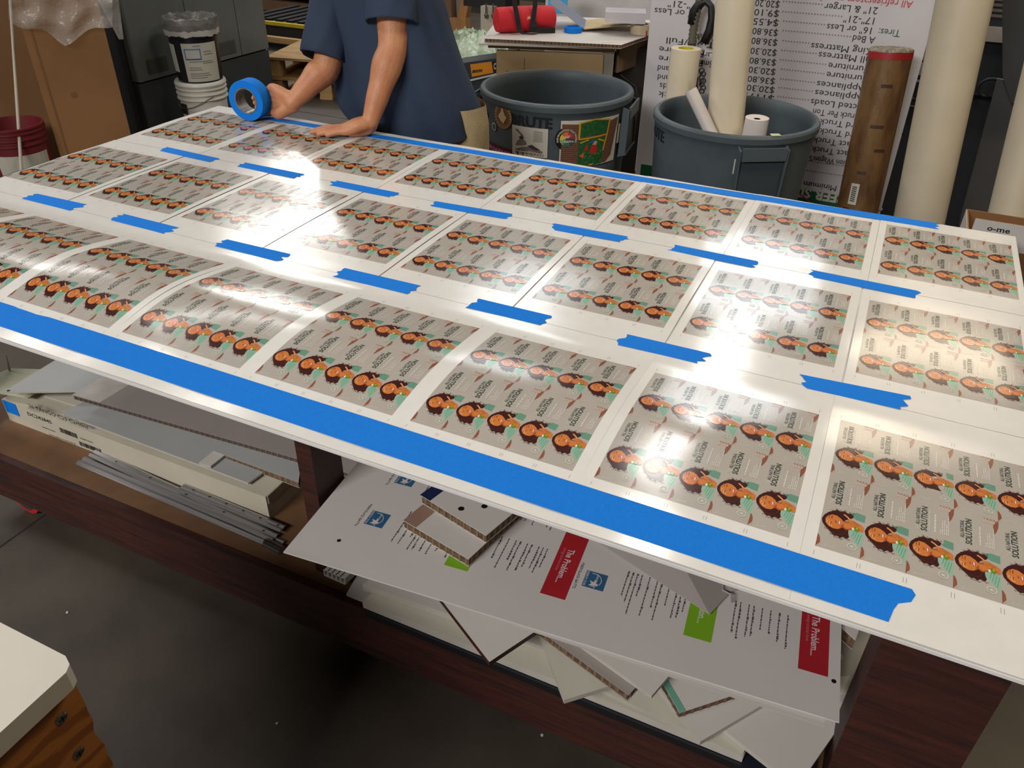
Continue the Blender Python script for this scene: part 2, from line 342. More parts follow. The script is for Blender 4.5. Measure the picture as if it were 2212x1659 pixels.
for r in range(3):
    for c in range(8):
        k = random.uniform(-1, 1); x = TV[:, 0] + c * PX[r] + OX[r]; yy = TV[:, 1].copy(); y = yy + OY[r]
        if r == 0: y = np.where(yy < -.2, -.352, y); y = np.where(yy > H_ + .2, 1.2605, y)
        if r == 1: y = np.where(yy < -.2, 1.264, y); y = np.where(yy > H_ + .2, 2.742, y)
        if r == 2: y = np.where(yy < -.2, 2.7455, y); y = np.where(yy > H_ + .18, 4.195, y)
        if c == 0: x = np.where(TV[:, 0] < -.03, -.048, x)
        if c == 7: x = np.where(TV[:, 0] > W_ + .03, 7.975, x)
        e = 1e-3
        z = zsurf(x, y, r, c, k); gx = (zsurf(x + e, y, r, c, k) - z) / (e * S); gy = (zsurf(x, y + e, r, c, k) - z) / (e * S)
        nrm = np.stack([-gx, -gy, np.ones_like(gx)], 1); nrm /= np.linalg.norm(nrm, axis=1)[:, None]
        o = np.array([x.mean() * S, y.mean() * S, T])
        co = np.stack([x * S, y * S, T + z - .001 + TV[:, 2] * .00012], 1) - o
        me = bpy.data.meshes.new('print_sheet'); me.vertices.add(len(co)); me.vertices.foreach_set('co', co.ravel())
        me.loops.add(len(Tloop)); me.loops.foreach_set('vertex_index', Tloop)
        me.polygons.add(len(Ttot)); me.polygons.foreach_set('loop_start', Tst); me.polygons.foreach_set('loop_total', Ttot)
        me.polygons.foreach_set('material_index', TI); me.polygons.foreach_set('use_smooth', [True] * len(Ttot))
        for mt in TM: me.materials.append(mt)
        me.update(calc_edges=True)
        me.normals_split_custom_set_from_vertices([tuple(q) for q in nrm])
        ob = bpy.data.objects.new('print_sheet', me); ob.location = o; scene.collection.objects.link(ob)
        tag(ob, 'glossy ten-card print, %s in the %s' % (order[c], rowname[r]), 'printed sheet', 'glossy printed sheets taped together on the table')
# ================================================================ BLUE TAPE ON THE PRINTS
def torn(x, y0, y1, dirn, seed, n=7, amp=.03):
    r = random.Random(seed); return [(x + dirn * (r.uniform(-amp, amp)), y0 + (y1 - y0) * i / n) for i in range(n + 1)]
def tape(pts, name='tape_piece', z=.0019, th=.0004):
    return MB().prism([(x * S, y * S, T + z) for x, y in pts], (0, 0, -th), M_tape).build(name)
pieces = [[(.56, 2.8), (1.24, 2.77), (1.25, 2.65), (.6, 2.68)], [(1.53, 2.79), (2.22, 2.785), (2.20, 2.655), (1.55, 2.67)], [(2.56, 2.78), (3.22, 2.775), (3.20, 2.655), (2.58, 2.655)],
          [(3.58, 2.75), (4.28, 2.79), (4.26, 2.67), (3.62, 2.635)], [(4.66, 2.765), (5.26, 2.785), (5.24, 2.66), (4.71, 2.64)], [(5.62, 2.80), (6.24, 2.79), (6.22, 2.665), (5.60, 2.685)], [(6.61, 2.82), (7.31, 2.81), (7.30, 2.685), (6.64, 2.70)],
          [(.57, 1.365), (1.12, 1.38), (1.11, 1.225), (.55, 1.235)], [(1.53, 1.37), (2.12, 1.36), (2.11, 1.22), (1.55, 1.235)], [(2.60, 1.355), (3.18, 1.36), (3.16, 1.22), (2.60, 1.225)],
          [(3.66, 1.345), (4.27, 1.35), (4.25, 1.205), (3.66, 1.20)], [(4.70, 1.36), (5.22, 1.36), (5.20, 1.22), (4.68, 1.215)], [(5.72, 1.355), (6.23, 1.36), (6.19, 1.22), (5.71, 1.21)], [(6.74, 1.365), (7.32, 1.41), (7.28, 1.25), (6.80, 1.235)]]
pn = ['first', 'second', 'third', 'fourth', 'fifth', 'sixth', 'seventh']
for i, q in enumerate(pieces):
    a, b, c, d = q; L = torn(0, 0, 1, 1, i, 6, .028); R_ = torn(0, 0, 1, 1, i + 50, 6, .028)
    pts = [a] + [(a[0] + (d[0] - a[0]) * k / 6 + L[k][0], a[1] + (d[1] - a[1]) * k / 6) for k in range(1, 6)] + [d, c] + [(c[0] + (b[0] - c[0]) * k / 6 + R_[k][0], c[1] + (b[1] - c[1]) * k / 6) for k in range(1, 6)] + [b]
    tag(tape(pts), 'short torn blue tape piece, %s from left, joining the %s' % (pn[i % 7], 'far and middle rows' if i < 7 else 'middle and near rows'), 'tape', 'short blue tape pieces across the sheet seams')
near = [(-.05, -.05), (3.0, -.058), (7.385, -.078), (7.40, -.105), (7.385, -.15), (7.34, -.18), (7.325, -.22), (7.31, -.295), (3.0, -.268), (-.05, -.255)]
tag(tape(near, 'tape_strip', .0019), 'long wide blue tape strip along the near edge of the sheets', 'tape')
far = [(.62, 4.115), (2.0, 4.107), (5.0, 4.145), (7.44, 4.197), (7.40, 4.165), (7.43, 4.135), (7.395, 4.10), (7.43, 4.066), (5.0, 4.02), (2.0, 3.992), (.62, 4.0)]
tag(tape(far, 'tape_strip', .0019), 'long narrow blue tape strip along the far edge by the person', 'tape')
# ================================================================ UNDER THE TABLE
M_wh1 = mat('white_foam_sheet', (206, 200, 194), .5, var=.03, scale=4)
M_wh2 = mat('cream_foam_sheet', (200, 195, 180), .6, var=.04, scale=5)
M_gr1 = mat('pale_grey_sheet', (170, 172, 172), .45, var=.04, scale=3)
M_lil = mat('grey_lilac_face', (158, 148, 144), .6, var=.04, scale=4)
M_edge = mat('white_edge', (188, 182, 172), .7)
def quad(C, A, B, z, la, lb):
    """flat sheet whose near corner is seen at C and whose two edges run towards A and B"""
    c, a, b = atz(*C, z), atz(*A, z), atz(*B, z); la = la or (a - c).length; da = (a - c).normalized(); db = (b - c).normalized()
    return [c, c + da * la, c + da * la + db * lb, c + db * lb]
def board(pts, th, top, side, name, label, cat, group=None):
    mb = MB().prism(pts, (0, 0, -th), top, side)
    c = sum((Vector(p) for p in pts), Vector()) / len(pts)
    return tag(mb.build(name, loc=c), label, cat, group)
# dark liner and long white panels lying at the bottom of the right-hand stack
board([(1.36, .035, .298), (2.25, .035, .298), (2.25, .95, .298), (1.36, .95, .298)], .017, mat('dark_liner', (30, 34, 46), .4), M_black, 'liner_board', 'flat dark blue-black board at the bottom of the right shelf stack', 'board')
def pz(pts, z): return [atz(u, v, z) for u, v in pts]
q = quad((1606, 1634), (783, 1300), (1640, 1560), .318, None, .5)
board(q, .018, M_wh2, M_edge, 'foam_panel', 'long dirty white panel lowest of the shelf stack, edge along the dark board', 'board')
q = quad((783, 1262), (1300, 1440), (840, 1225), .337, .85, .45)
board(q, .018, M_wh1, M_edge, 'foam_panel', 'long white panel with stained edge just below the printed poster sheet', 'board')
G = 'white offcut boards sticking out of the shelf stack'
q = quad((1603, 1634), (1525, 1597), (1620, 1590), .347, .3, .3)
board(q, .009, M_wh2, M_edge, 'offcut_board', 'small cream board corner beside the lowest right white board', 'board', G)
q = quad((1722, 1700), (1562, 1575), (1830, 1545), .358, .36, .42)
board(q, .010, M_wh1, M_edge, 'offcut_board', 'largest white board, its corner lowest and furthest right in the stack', 'board', G)
q = quad((1513, 1602), (1425, 1490), (1660, 1515), .370, .40, .42)
board(q, .011, M_wh1, M_edge, 'offcut_board', 'white board under the green-edged honeycomb panel in the stack', 'board', G)
q = quad((1219, 1512), (1172, 1388), (1330, 1478), .382, .34, .30)
board(q, .011, M_wh2, M_edge, 'offcut_board', 'cream board with pointed corner hanging below the honeycomb panel', 'board', G)
def honey(pts, th, top, name_label, strip_=None, parent_name='honeycomb_board', group=None, side=None):
    """honeycomb cardboard panel: printed faces and an open fluted edge"""
    c = sum((Vector(p) for p in pts), Vector()) / 4; mb = MB(); e = side or M_honey
    mb.prism(pts, (0, 0, -.0012), top); lo = [Vector(p) + Vector((0, 0, -th + .0012)) for p in pts]
    mb.prism(lo, (0, 0, -.0012), top)
    ins = [c + (Vector(p) - c) * .992 + Vector((0, 0, -.0012)) for p in pts]
    mb.prism(ins, (0, 0, -th + .0024), e)
    ins2 = [c + (Vector(p) - c) * .998 + Vector((0, 0, -.0012)) for p in pts]; mk = mat('fluted_wall', (104, 90, 80), .9) if side else mat('honeycomb_wall', (126, 102, 78), .9)
    for i in range(4):                                    # upright paper cells seen along the cut edge
        a, b = ins2[i], ins2[(i + 1) % 4]; n = int((b - a).length / .016)
        for k in range(n):
            p0 = a.lerp(b, (k + .2) / n); p1 = a.lerp(b, (k + .5) / n); inn = (c - a.lerp(b, .5)); inn.z = 0; inn = inn.normalized() * .004
            mb.prism([p0, p1, p1 + inn, p0 + inn], (0, 0, -th + .0024), mk)
    if strip_:
        f0, f1, mt = strip_; a, b, c2, d = [Vector(p) + Vector((0, 0, .0003)) for p in pts]
        mb.poly([a.lerp(b, f0), a.lerp(b, f1), d.lerp(c2, f1), d.lerp(c2, f0)], mt)
    return tag(mb.build(parent_name, loc=c), name_label, 'panel', group)
GH = 'honeycomb cardboard panels stored on the shelf'
q = quad((1358, 1502), (1163, 1360), (1420, 1432), .418, .60, .34)
honey(q, .017, M_lil, 'grey-lilac honeycomb panel with long fluted edge under the printed poster', group=GH)
q = quad((1468, 1540), (1428, 1470), (1595, 1498), .400, .30, .34)
honey(q, .016, M_wh1, 'honeycomb panel with green edge strip near the right of the stack', (.97, 1.0, M_wh1), group=GH)
tag(MB().prism([q[0] + Vector((0, 0, .0006)), q[1] + Vector((0, 0, .0006)), q[1] + (q[3] - q[0]).normalized() * .012 + Vector((0, 0, .0006)), q[0] + (q[3] - q[0]).normalized() * .012 + Vector((0, 0, .0006))], (0, 0, -.0004), mat('green_strip', (110, 168, 146), .5)).build('green_tape_strip'), 'thin green strip along the corner of a honeycomb panel', 'strip')
q = quad((1408, 1503), (1225, 1372), (1455, 1448), .428, .60, .34)
board(q, .009, M_wh1, M_edge, 'foam_panel', 'white sheet lying on the grey-lilac honeycomb panel under the poster', 'board')
q = quad((1057, 1430), (935, 1272), (1165, 1358), .442, .45, .36)
board(q, .012, M_wh1, M_wred, 'foam_panel', 'white board with dark edge pointing down left below the poster', 'board')
# right back of the stack
q = quad((1884, 1402), (1832, 1352), (1903, 1370), .44, .35, .2)
honey([Vector((2.04, .38, .489)), Vector((2.255, .22, .489)), Vector((2.30, .54, .489)), Vector((2.06, .66, .489))], .026, M_wh1, 'white-faced honeycomb panel behind the poster beside the right table leg', group=GH)
tag(MB().tube([atz(1848, 1500, .37), atz(1862, 1380, .37)], .045, M_wh2, 20).build('paper_tube', None, 40), 'off-white tube end beside the right table leg under the honeycomb panel', 'tube')
# small hollow profile at the left end of the stack
mb = MB(); a = atz(700, 1242, .305); b = atz(745, 1262, .305); dx = (b - a); up = Vector((0, 0, .018)); bk = (atz(735, 1210, .305) - a).normalized() * .3
mb.prism([a + up, b + up, b + up + bk, a + up + bk], (0, 0, -.002), M_wh1)
mb.prism([a, b, b + bk, a + bk], (0, 0, -.002), M_wh1)
for k in range(6): p = a.lerp(b, k / 5.0); mb.prism([p + up, p + up + dx * .04, p + up + dx * .04 + bk, p + up + bk], (0, 0, -.018), M_wh1)
tag(mb.build('fluted_plastic_panel', loc=a), 'pale twin-wall plastic strip on the shelf beside the middle leg', 'panel')
q = quad((748, 1283), (790, 1300), (760, 1262), .300, .3, .2)
board(q, .006, M_wh1, M_edge, 'foam_panel', 'small white tab of foam below the twin-wall strip', 'board')
# printed poster, with a twin beneath it
ZP = .500
PO = atz(612, 1192, ZP); PXv = (atz(1813, 1560, ZP) - PO); PL = PXv.length; PXv.normalize(); PYv = Vector((-PXv.y, PXv.x, 0)); PB = .62
def pp(px, dz=.0): p = atz(*px, ZP); return Vector((p.x, p.y, ZP + dz))
def pl(x, y, dz=.0004): return PO + PXv * x + PYv * y + Vector((0, 0, dz))
M_post = mat('poster_stock', (208, 202, 197), .42, var=.02, scale=5)
M_ink = mat('poster_ink', (84, 80, 80), .6); M_red = mat('poster_red', (172, 34, 44), .5); M_grn = mat('poster_green', (122, 172, 32), .5); M_blu = mat('poster_blue', (46, 98, 136), .5); M_lt = mat('poster_white_ink', (220, 205, 205), .5)
xl = (atz(760, 995, ZP) - PO).dot(PXv)
def ponto(px): p = pp(px) - PO; return p.dot(PXv), p.dot(PYv)
poster = MB().prism([pl(0, 0, 0), pl(PL, 0, 0), pl(PL, PB, 0), pl(0, PB, 0)], (0, 0, -.003), M_post)
def pblock(x, y0, y1, wd, mt): poster.poly([pl(x, y0), pl(x + wd, y0), pl(x + wd, y1), pl(x, y1)], mt)
def ptext(s, x, ytop, h, ln, mt, bold=.01, dz=.0008):
    # reads away from the top: letters run along -Y and rise along +X
    text_on(poster, s, pl(x, ytop, dz), -PYv, PXv, mt, width=ln, height=h, bold=bold)
def penergy(px):
    x, y = ponto(px); s_ = .040
    pblock(x - s_ / 2, y - s_ / 2, y + s_ / 2, s_, M_blu)
    for k in range(10):
        a, b = PI * (-.5 + 1.1 * k / 10), PI * (-.5 + 1.1 * (k + 1) / 10)
        poster.poly([pl(x - .004 + r * math.cos(t), y + r * math.sin(t), .0009) for r, t in ((.0165, a), (.0165, b), (.0152, b), (.0152, a))], M_lt)
    st = [(x + (.011 if k % 2 == 0 else .0045) * math.cos(PI * k / 5), y - .009 + (.011 if k % 2 == 0 else .0045) * math.sin(PI * k / 5)) for k in range(10)]
    poster.poly([pl(a, b, .0009) for a, b in st], M_lt)
    ptext('energy', x + .001, y + .016, .0055, .020, M_lt); ptext('ENERGY STAR', x - .0185, y + .0185, .0045, .037, M_lt)
    ptext('FIBERGLASS BATTS', x - .034, y + .034, .0050, .066, M_ink, .0)
def lines(xa, xb, ytop, seed, ln=(.05, .10)):
    r = random.Random(seed); x = xa
    while x < xb:
        L_ = r.uniform(*ln); y = ytop; end = ytop - L_
        while y > end:
            k = r.uniform(.003, .009); b = r.random() < .25
            poster.poly([pl(x, y), pl(x + (.0032 if b else .0020), y), pl(x + (.0032 if b else .0020), max(y - k, end)), pl(x, max(y - k, end))], M_ink); y -= k + .0014
        x += .0085 if r.random() < .5 else .0145
x1, y1_ = ponto((1225, 1225)); x2, y2_ = ponto((1765, 1395))
step = (x2 - x1)
yo2 = ponto((878, 1045))[1] - ponto((820, 1135))[1]
HB = min(.063, yo2 - .0771)
for base in (x1 - step, x1, x2):
    for yo in (0, yo2):
        xr = base - .028
        if base > x1 - .01: pblock(xr, y1_ - .077 + yo, y1_ + HB + yo, .047, M_red); ptext('The Problem....', xr + .018, y1_ + .045 + yo, .013, .088, M_lt, .015); ptext('average american home', xr + .009, y1_ + .045 + yo, .006, .06, mat('poster_pink', (196, 110, 116), .5))
        xg = base + step * .515
        if 0 < xg < PL - .06: pblock(xg, y1_ - .077 + yo, y1_ + HB + yo, .047, M_grn); ptext('The Solution....', xg + .018, y1_ + .045 + yo, .013, .088, M_lt, .015); ptext('upgrade today', xg + .009, y1_ + .045 + yo, .006, .05, M_lt)
        if base < x2 - .1:
            a0 = base + .085
            x_, _y = ponto((1285, 1255)); dxl = x_ - x1
            if yo == 0:
                e_ = (base + dxl, _y); px_ = pl(*e_); uvp = CR @ (np.array(px_) - CAM); penergy((F * uvp[0] / uvp[2] + 1106, F * uvp[1] / uvp[2] + 829.5))
            else:
                e_ = (base + dxl, _y + yo); px_ = pl(*e_); uvp = CR @ (np.array(px_) - CAM); penergy((F * uvp[0] / uvp[2] + 1106, F * uvp[1] / uvp[2] + 829.5))
            lines(base + dxl + .052, xg - .006, _y + .045 + yo, int(base * 100) + int(yo * 10))
            lines(xg + .075, base + step - .045, _y + .045 + yo, int(base * 100) + 7 + int(yo * 10), (.05, .09))
for px in ((732, 1168), (1801, 1472)):
    x, y = ponto(px); poster.poly([pl(x + .004 * math.cos(2 * PI * k / 12), y + .004 * math.sin(2 * PI * k / 12), .0006) for k in range(12)], M_black)
tag(poster.build('printed_poster_sheet', loc=PO), 'large white printed sheet with red and green heading blocks on the shelf stack', 'poster')
board([pl(.35, .001, -.0045), pl(PL - .02, -.012, -.0045), pl(PL - .02, PB - .03, -.0045), pl(.35, PB - .03, -.0045)], .003, M_post, M_edge, 'foam_panel', 'second white sheet directly beneath the printed poster, edge just showing', 'board')
# support under the poster: plain boards inside the stack
for k, z in enumerate((.4275, .411)):
    pass
board([Vector((1.30, .22, .492)), Vector((2.02, .24, .492)), Vector((2.02, .9, .492)), Vector((1.30, .9, .492))], .046, M_wh2, M_edge, 'foam_panel', 'thick cream panel inside the stack below the printed poster', 'board')
# honeycomb offcuts lying on the poster
M_navy = mat('navy_print', (26, 40, 78), .5)
q = quad((1012, 1208), (886, 1133), (1145, 1085), ZP + .022, .165, .36)
honey(q, .020, M_wh1, 'white honeycomb offcut with brown printed band lying on the poster', (.80, 1.0, mat('tan_print', (150, 118, 104), .6)), 'honeycomb_offcut')
q = quad((1050, 1157), (925, 1080), (1130, 1090), ZP + .044, .17, .36)
hb = honey(q, .020, M_wh1, 'white honeycomb offcut with navy band and two holes, on the other offcut', (.86, 1.02, M_navy), 'honeycomb_offcut')
for px in ((996, 1099), (1046, 1094)):
    p = atz(*px, ZP + .0444); MB().lathe(p, [(0, 0), (.005, .0), (.006, .0004)], M_black, 14).build('bolt_hole', hb)
# blank folded sheet lying over the poster on the right
zf = ZP + .006
f_ = [atz(1275, 1160, zf), atz(1533, 1327, zf), atz(1578, 1278, zf), atz(1700, 1240, zf + .01), atz(1560, 1130, zf + .05), atz(1400, 1080, zf + .05)]
tag(MB().prism(f_, (0, 0, -.0015), M_lil).build('blank_sheet', loc=f_[1]), 'blank grey sheet with a pointed corner folded over the poster', 'sheet')
c0 = atz(1562, 1275, zf + .004)
tag(MB().tube([c0 + Vector((-.004, .02, 0)), c0, c0 + Vector((.016, -.006, .002)), c0 + Vector((.02, -.022, .0))], .0018, M_lil, 6).build('paper_curl'), 'tiny curled paper scrap beside the corner of the blank sheet', 'scrap')
# ---- left half of the shelf: long carton, panels, metal strips
M_cart = mat('white_carton', (196, 188, 170), .7, var=.04, scale=6)
za = ZS; yc = .178; th = .071; x0c, x1c = .10, .995; dpc = .33
ct = thing('long_carton', 'long flat white carton with black printed text on the shelf', 'carton', ((x0c + x1c) / 2, yc + dpc / 2, za))
mb = MB().box(((x0c + x1c) / 2, yc + dpc / 2, za + th / 2), (x1c - x0c, dpc, th), M_cart)
ink = mat('carton_ink', (44, 42, 42), .8); cy = yc - .0006
def fpt(px): return aty(*px, cy)
for s_, a, b, h in (('26 TANGO C25 Cartons', (60, 872), (193, 932), .0125), ('DC242845', (58, 890), (112, 915), .0115)):
    p, q2 = fpt(a), fpt(b); text_on(mb, s_, Vector((p.x, cy, p.z - h * .9)), (1, 0, 0), (0, 0, 1), ink, width=q2.x - p.x, height=h, bold=.015)
for (u0, v0), (u1, v1), hh in (((127, 923), (166, 940), .016), ((170, 953), (218, 975), .014)):
    p, q2 = fpt((u0, v0)), fpt((u1, v1)); x = p.x; r = random.Random(u0)
    while x < q2.x: wd = r.uniform(.0007, .0022); mb.poly([(x, cy, p.z), (x + wd, cy, p.z), (x + wd, cy, p.z - hh), (x, cy, p.z - hh)], ink); x += wd + r.uniform(.0007, .0018)
for (u0, v0), (u1, v1) in (((90, 920), (120, 935)), ((105, 936), (165, 964)), ((172, 944), (200, 956))):
    p, q2 = fpt((u0, v0)), fpt((u1, v1)); text_on(mb, '24X48X4 WHITE', Vector((p.x, cy, p.z - .005)), (1, 0, 0), (0, 0, 1), ink, width=q2.x - p.x, height=.004)
mb.build('carton_body', ct)
MB().box((x1c + .001, yc + dpc / 2, za + th - .012), (.003, dpc - .01, .024), mat('carton_flap', (176, 168, 152), .8)).build('end_flap', ct)
tag(MB().box((.13, yc - .001, za + th - .02), (.05, .001, .04), M_tape).build('tape_patch'), 'blue tape patch on the left end of the long carton', 'tape')
# stepped metal strips on the shelf
M_alu = mat('mill_aluminium', (190, 188, 190), .38, metal=.85, stretch=(.5, 30, 1), scale=5, var=.15)
def strip_al(a, b, wd, nm, lab, hgt=.004, ridges=3, holes=0):
    d = (b - a).normalized(); n = Vector((-d.y, d.x, 0)); z = a.z
    prof = []
    for k in range(ridges * 2 + 1): prof.append((wd * k / (ridges * 2), hgt if k % 2 else .0012))
    mb = MB(); top = [(a + n * y + Vector((0, 0, h)), b + n * y + Vector((0, 0, h))) for y, h in prof]
    for (p0, q0), (p1, q1) in zip(top, top[1:]): mb.prism([p0, q0, q1, p1], (0, 0, -.0012), M_alu)
    for k in range(holes):
        p = a.lerp(b, (k + .7) / holes) + n * wd * .55 + Vector((0, 0, hgt + .0006)); mb.lathe(p, [(0, 0), (.0025, 0)], M_black, 8)
    return tag(mb.build(nm, loc=a), lab, 'metal strip')
z_ = ZS + .001
strip_al(atz(163, 1003, z_), atz(598, 1190, z_), .035, 'metal_strip', 'long ridged aluminium strip nearest the shelf edge before the carton', .006, 2)
strip_al(atz(190, 985, z_ + .006), atz(585, 1172, z_ + .006), .03, 'metal_strip', 'ridged aluminium strip with rivet holes in the middle of three', .005, 2, 5)
strip_al(atz(385, 1058, z_ + .012), atz(604, 1150, z_ + .012), .024, 'metal_strip', 'shorter aluminium strip with holes lying against the carton', .004, 2, 6)
a = atz(575, 1172, z_ + .002); b = atz(610, 1190, z_ + .002)
tag(MB().tube([a, b], .012, mat('bright_steel', (200, 200, 205), .15, metal=1), 16).build('steel_tube', None, 40), 'short shiny steel tube at the right end of the metal strips', 'tube')
# panels on the carton
zc = za + th
q = quad((133, 893), (415, 998), (200, 858), zc + .012, .62, .25)
board(q, .005, M_gr1, M_edge, 'foam_panel', 'pale grey sheet lying along the top of the long carton', 'board')
q = quad((455, 1007), (413, 995), (520, 955), zc + .020, .035, .2)
board(q, .006, M_wh1, M_edge, 'foam_panel', 'narrow white strip laid across the right end of the carton', 'board')
q = quad((645, 1042), (488, 984), (650, 1000), zc + .022, .26, .2)
honey(q, .018, M_gr1, 'small grey honeycomb panel on the right end of the long carton', group=GH)
q = quad((155, 853), (622, 985), (245, 800), zc + .062, .93, .34)
honey(q, .014, M_lil, 'long dark honeycomb panel with light stripe leaning over the carton', (.0, .10, mat('lit_stripe_face', (196, 190, 182), .5, var=.12, scale=14)), group=GH, side=mat('fluted_dark_edge', (84, 72, 66), .9))  # pale stripe paints a lit band into the panel's face colour
q = quad((5, 848), (165, 845), (112, 782), zc + .05, .25, .28)
bb = board(q, .004, M_gr1, M_edge, 'foam_panel', 'pale blue-grey sheet with a corner hole at the left end of the shelf', 'board')
MB().lathe(atz(18, 844, zc + .0505), [(0, 0), (.0035, 0), (.004, .0004)], M_black, 12).build('corner_hole', bb)
q = quad((95, 855), (290, 915), (190, 830), zc + .003, .35, .2)
board(q, .004, M_wh2, M_edge, 'foam_panel', 'cream strip tucked between the carton and the blue-grey sheet', 'board')
fl = [atz(0, 850, zc + .02), atz(60, 860, zc + .02), atz(150, 800, zc + .02), atz(25, 795, zc + .03), atz(-30, 815, zc + .03)]
tag(MB().prism(fl, (0, 0, -.002), mat('greenish_flap', (176, 176, 150), .7)).build('paper_flap', loc=fl[0]), 'greenish white paper flaps at the far left end of the shelf', 'paper')
a = atz(18, 800, zc + .03)
tag(MB().prism([a, a + Vector((.008, 0, 0)), a + Vector((.010, .004, .05))], (0, .002, 0), mat('greenish_flap', (176, 176, 150), .7)).build('paper_sliver', loc=a), 'upright sliver of torn paper above the flaps', 'paper')
# ---- corner of the neighbouring bench, bottom left
zb = .80
xb, yb = 1.374, -.512
nb = thing('side_bench', 'wooden side bench with screwed end board under a white slab, bottom left', 'bench', (xb - .3, yb - .35, 0))
M_pine = mat('orange_pine', (176, 112, 50), .5, c2=(142, 84, 36), stretch=(1, .45, 1.6), scale=1, wave=(5, 9, 'Z'), bump=.1)
mb = MB(); n = 40; r = random.Random(5); zt = zb - .031
edge = [(yb - .004 + r.uniform(-.0025, .003), zt - zt * k / n) for k in range(n + 1)]
for (ya, z0), (y2, z1) in zip(edge, edge[1:]): mb.prism([(xb - .022, ya, z0), (xb - .022, yb - .7, z0), (xb - .022, yb - .7, z1), (xb - .022, y2, z1)], (-.02, 0, 0), M_pine)
mb.build('end_board', nb)
MB().box((xb - .3, yb - .36, zt - .01), (.52, .66, .02), M_pine).build('bench_top', nb)
for px in ((133, 1552), (170, 1627)):
    p = atx(*px, xb - .0215); sc_ = MB().lathe(p, [(0, .0018), (.006, .0018), (.0085, 0)], mat('screw_steel', (150, 146, 138), .3, metal=1), 16, (1, 0, 0))
    sc_.box(p + Vector((.0017, 0, 0)), (.0006, .010, .0018), M_black); sc_.box(p + Vector((.0017, 0, 0)), (.0006, .0018, .010), M_black); sc_.build('screw', nb)
mb = MB().prism([(xb - .45, yb, zb), (xb - .02, yb, zb), (xb - .006, yb - .006, zb), (xb, yb - .016, zb), (xb, yb - .7, zb), (xb - .45, yb - .7, zb)], (0, 0, -.031), mat('white_slab', (208, 202, 192), .4, var=.04, scale=5))
tag(mb.build('white_slab', loc=(xb - .2, yb - .35, zb)), 'thick white plastic slab on the side bench, bottom left corner', 'slab')
# specks on the floor
for px in ((598, 1562), (1171, 1587), (145, 1322)):
    p = atz(*px, .002); tag(MB().lathe(p - Vector((0, 0, .002)), [(.0, 0), (.0035, 0), (.003, .002), (0, .0025)], M_wh1, 8).build('floor_speck'), {598: 'tiny white speck on the floor below the middle of the table', 1171: 'tiny white speck on the floor, rightmost of the three', 145: 'tiny pale speck on the floor above the side bench'}[px[0]], 'speck')
# ================================================================ BEHIND THE TABLE
# ---- round refuse bins
M_bin = mat('grey_bin_plastic', (78, 88, 94), .5, var=.05, scale=12, bump=.05, bscale=200)
M_btxt = mat('bin_moulded_lettering', (28, 32, 38), .5)
BH = .795
def bin_r(z): return .258 + (.292 - .258) * z / .755
def make_bin(loc, label, textang, handles, word='BRUTE', H=.797):
    t = thing('refuse_bin', label, 'bin', loc, None); L = Vector(loc); dz = H - .797
    prof = [(.0, .012), (.245, .012), (.258, .0), (.262, .02)] + [(bin_r(z), z) for z in (.1, .3, .5, .7, .742)] + [(.298, .764), (.302, .769), (.303, .788), (.298, BH), (.284, BH + .002), (.276, .786), (.274, .75)] + [(bin_r(z) - .008, z) for z in (.7, .5, .3, .1)] + [(.24, .03), (0, .03)]
    prof = [(r, z + (dz if z > .05 else 0)) for r, z in prof]
    MB().lathe(L, prof, M_bin, 72).build('bin_body', t, 35)
    def onb(a, z, off=.0016): r = bin_r(z) + off; return L + Vector((r * math.cos(a), r * math.sin(a), z))
    mb = MB()
    text_on(mb, word, (0, 0, 0), (1, 0, 0), (0, 1, 0), M_btxt, width=.165, height=.040, bold=.03,
            fn=lambda O, x, y: onb(textang + (x - .089) / .292, .712 + dz + y, .002))
    mb.build('lettering', t)
    for ha in handles:
        M = Matrix.Rotation(ha, 3, 'Z'); hb = MB()
        def hp(x, y, z): return L + M @ Vector((.285 + (x - .285) * .62, y, z + dz + .018))
        # pocket handle: tapering side cheeks, a grip bar and a slanted floor
        for s_ in (-1, 1): hb.prism([hp(.29, s_ * .082, .745), hp(.332, s_ * .082, .735), hp(.325, s_ * .078, .57), hp(.280, s_ * .078, .555)], M @ Vector((0, s_ * .007, 0)), M_bin)
        hb.prism([hp(.325, -.082, .745), hp(.325, .082, .745), hp(.325, .078, .700), hp(.325, -.078, .700)], M @ Vector((.008, 0, 0)), M_bin)
        hb.prism([hp(.278, -.085, .562), hp(.278, .085, .562), hp(.332, .085, .572), hp(.332, -.085, .572)], (0, 0, -.006), M_bin)
        hb.prism([hp(.318, -.078, .57), hp(.318, .078, .57), hp(.312, .078, .70), hp(.312, -.078, .70)], M @ Vector((-.004, 0, 0)), mat('bin_recess_shade', (56, 64, 70), .6))  # back of the recess painted darker than the bin to imitate shade
        hb.build('handle', t, 30)
    return t, onb
def camang(x, y): return math.atan2(CAM[1] - y, CAM[0] - x)
b1 = (.879, 2.178, 0); b2 = (1.575, 2.237, 0)
def sight(px, L, z0=0):                                    # angle and height where a line of sight meets a bin's side
    d = Vector(ray(*px)); o = Vector(CAM); r = .289
    dx, dy = d.x, d.y; ex, ey = o.x - L[0], o.y - L[1]; a = dx * dx + dy * dy; b = ex * dx + ey * dy; c = ex * ex + ey * ey - r * r
    t_ = (-b - math.sqrt(max(0, b * b - a * c))) / a; p = o + d * t_; return math.atan2(p.y - L[1], p.x - L[0]), p.z
a_txt, _ = sight((1150, 257), b1)
B1, on1 = make_bin(b1, 'grey round refuse bin covered with stickers, behind the table', a_txt, (camang(*b1[:2]) + 1.3, camang(*b1[:2]) + 1.3 + PI), H=.845)
a_t2 = sight((1412, 288), b2)[0]
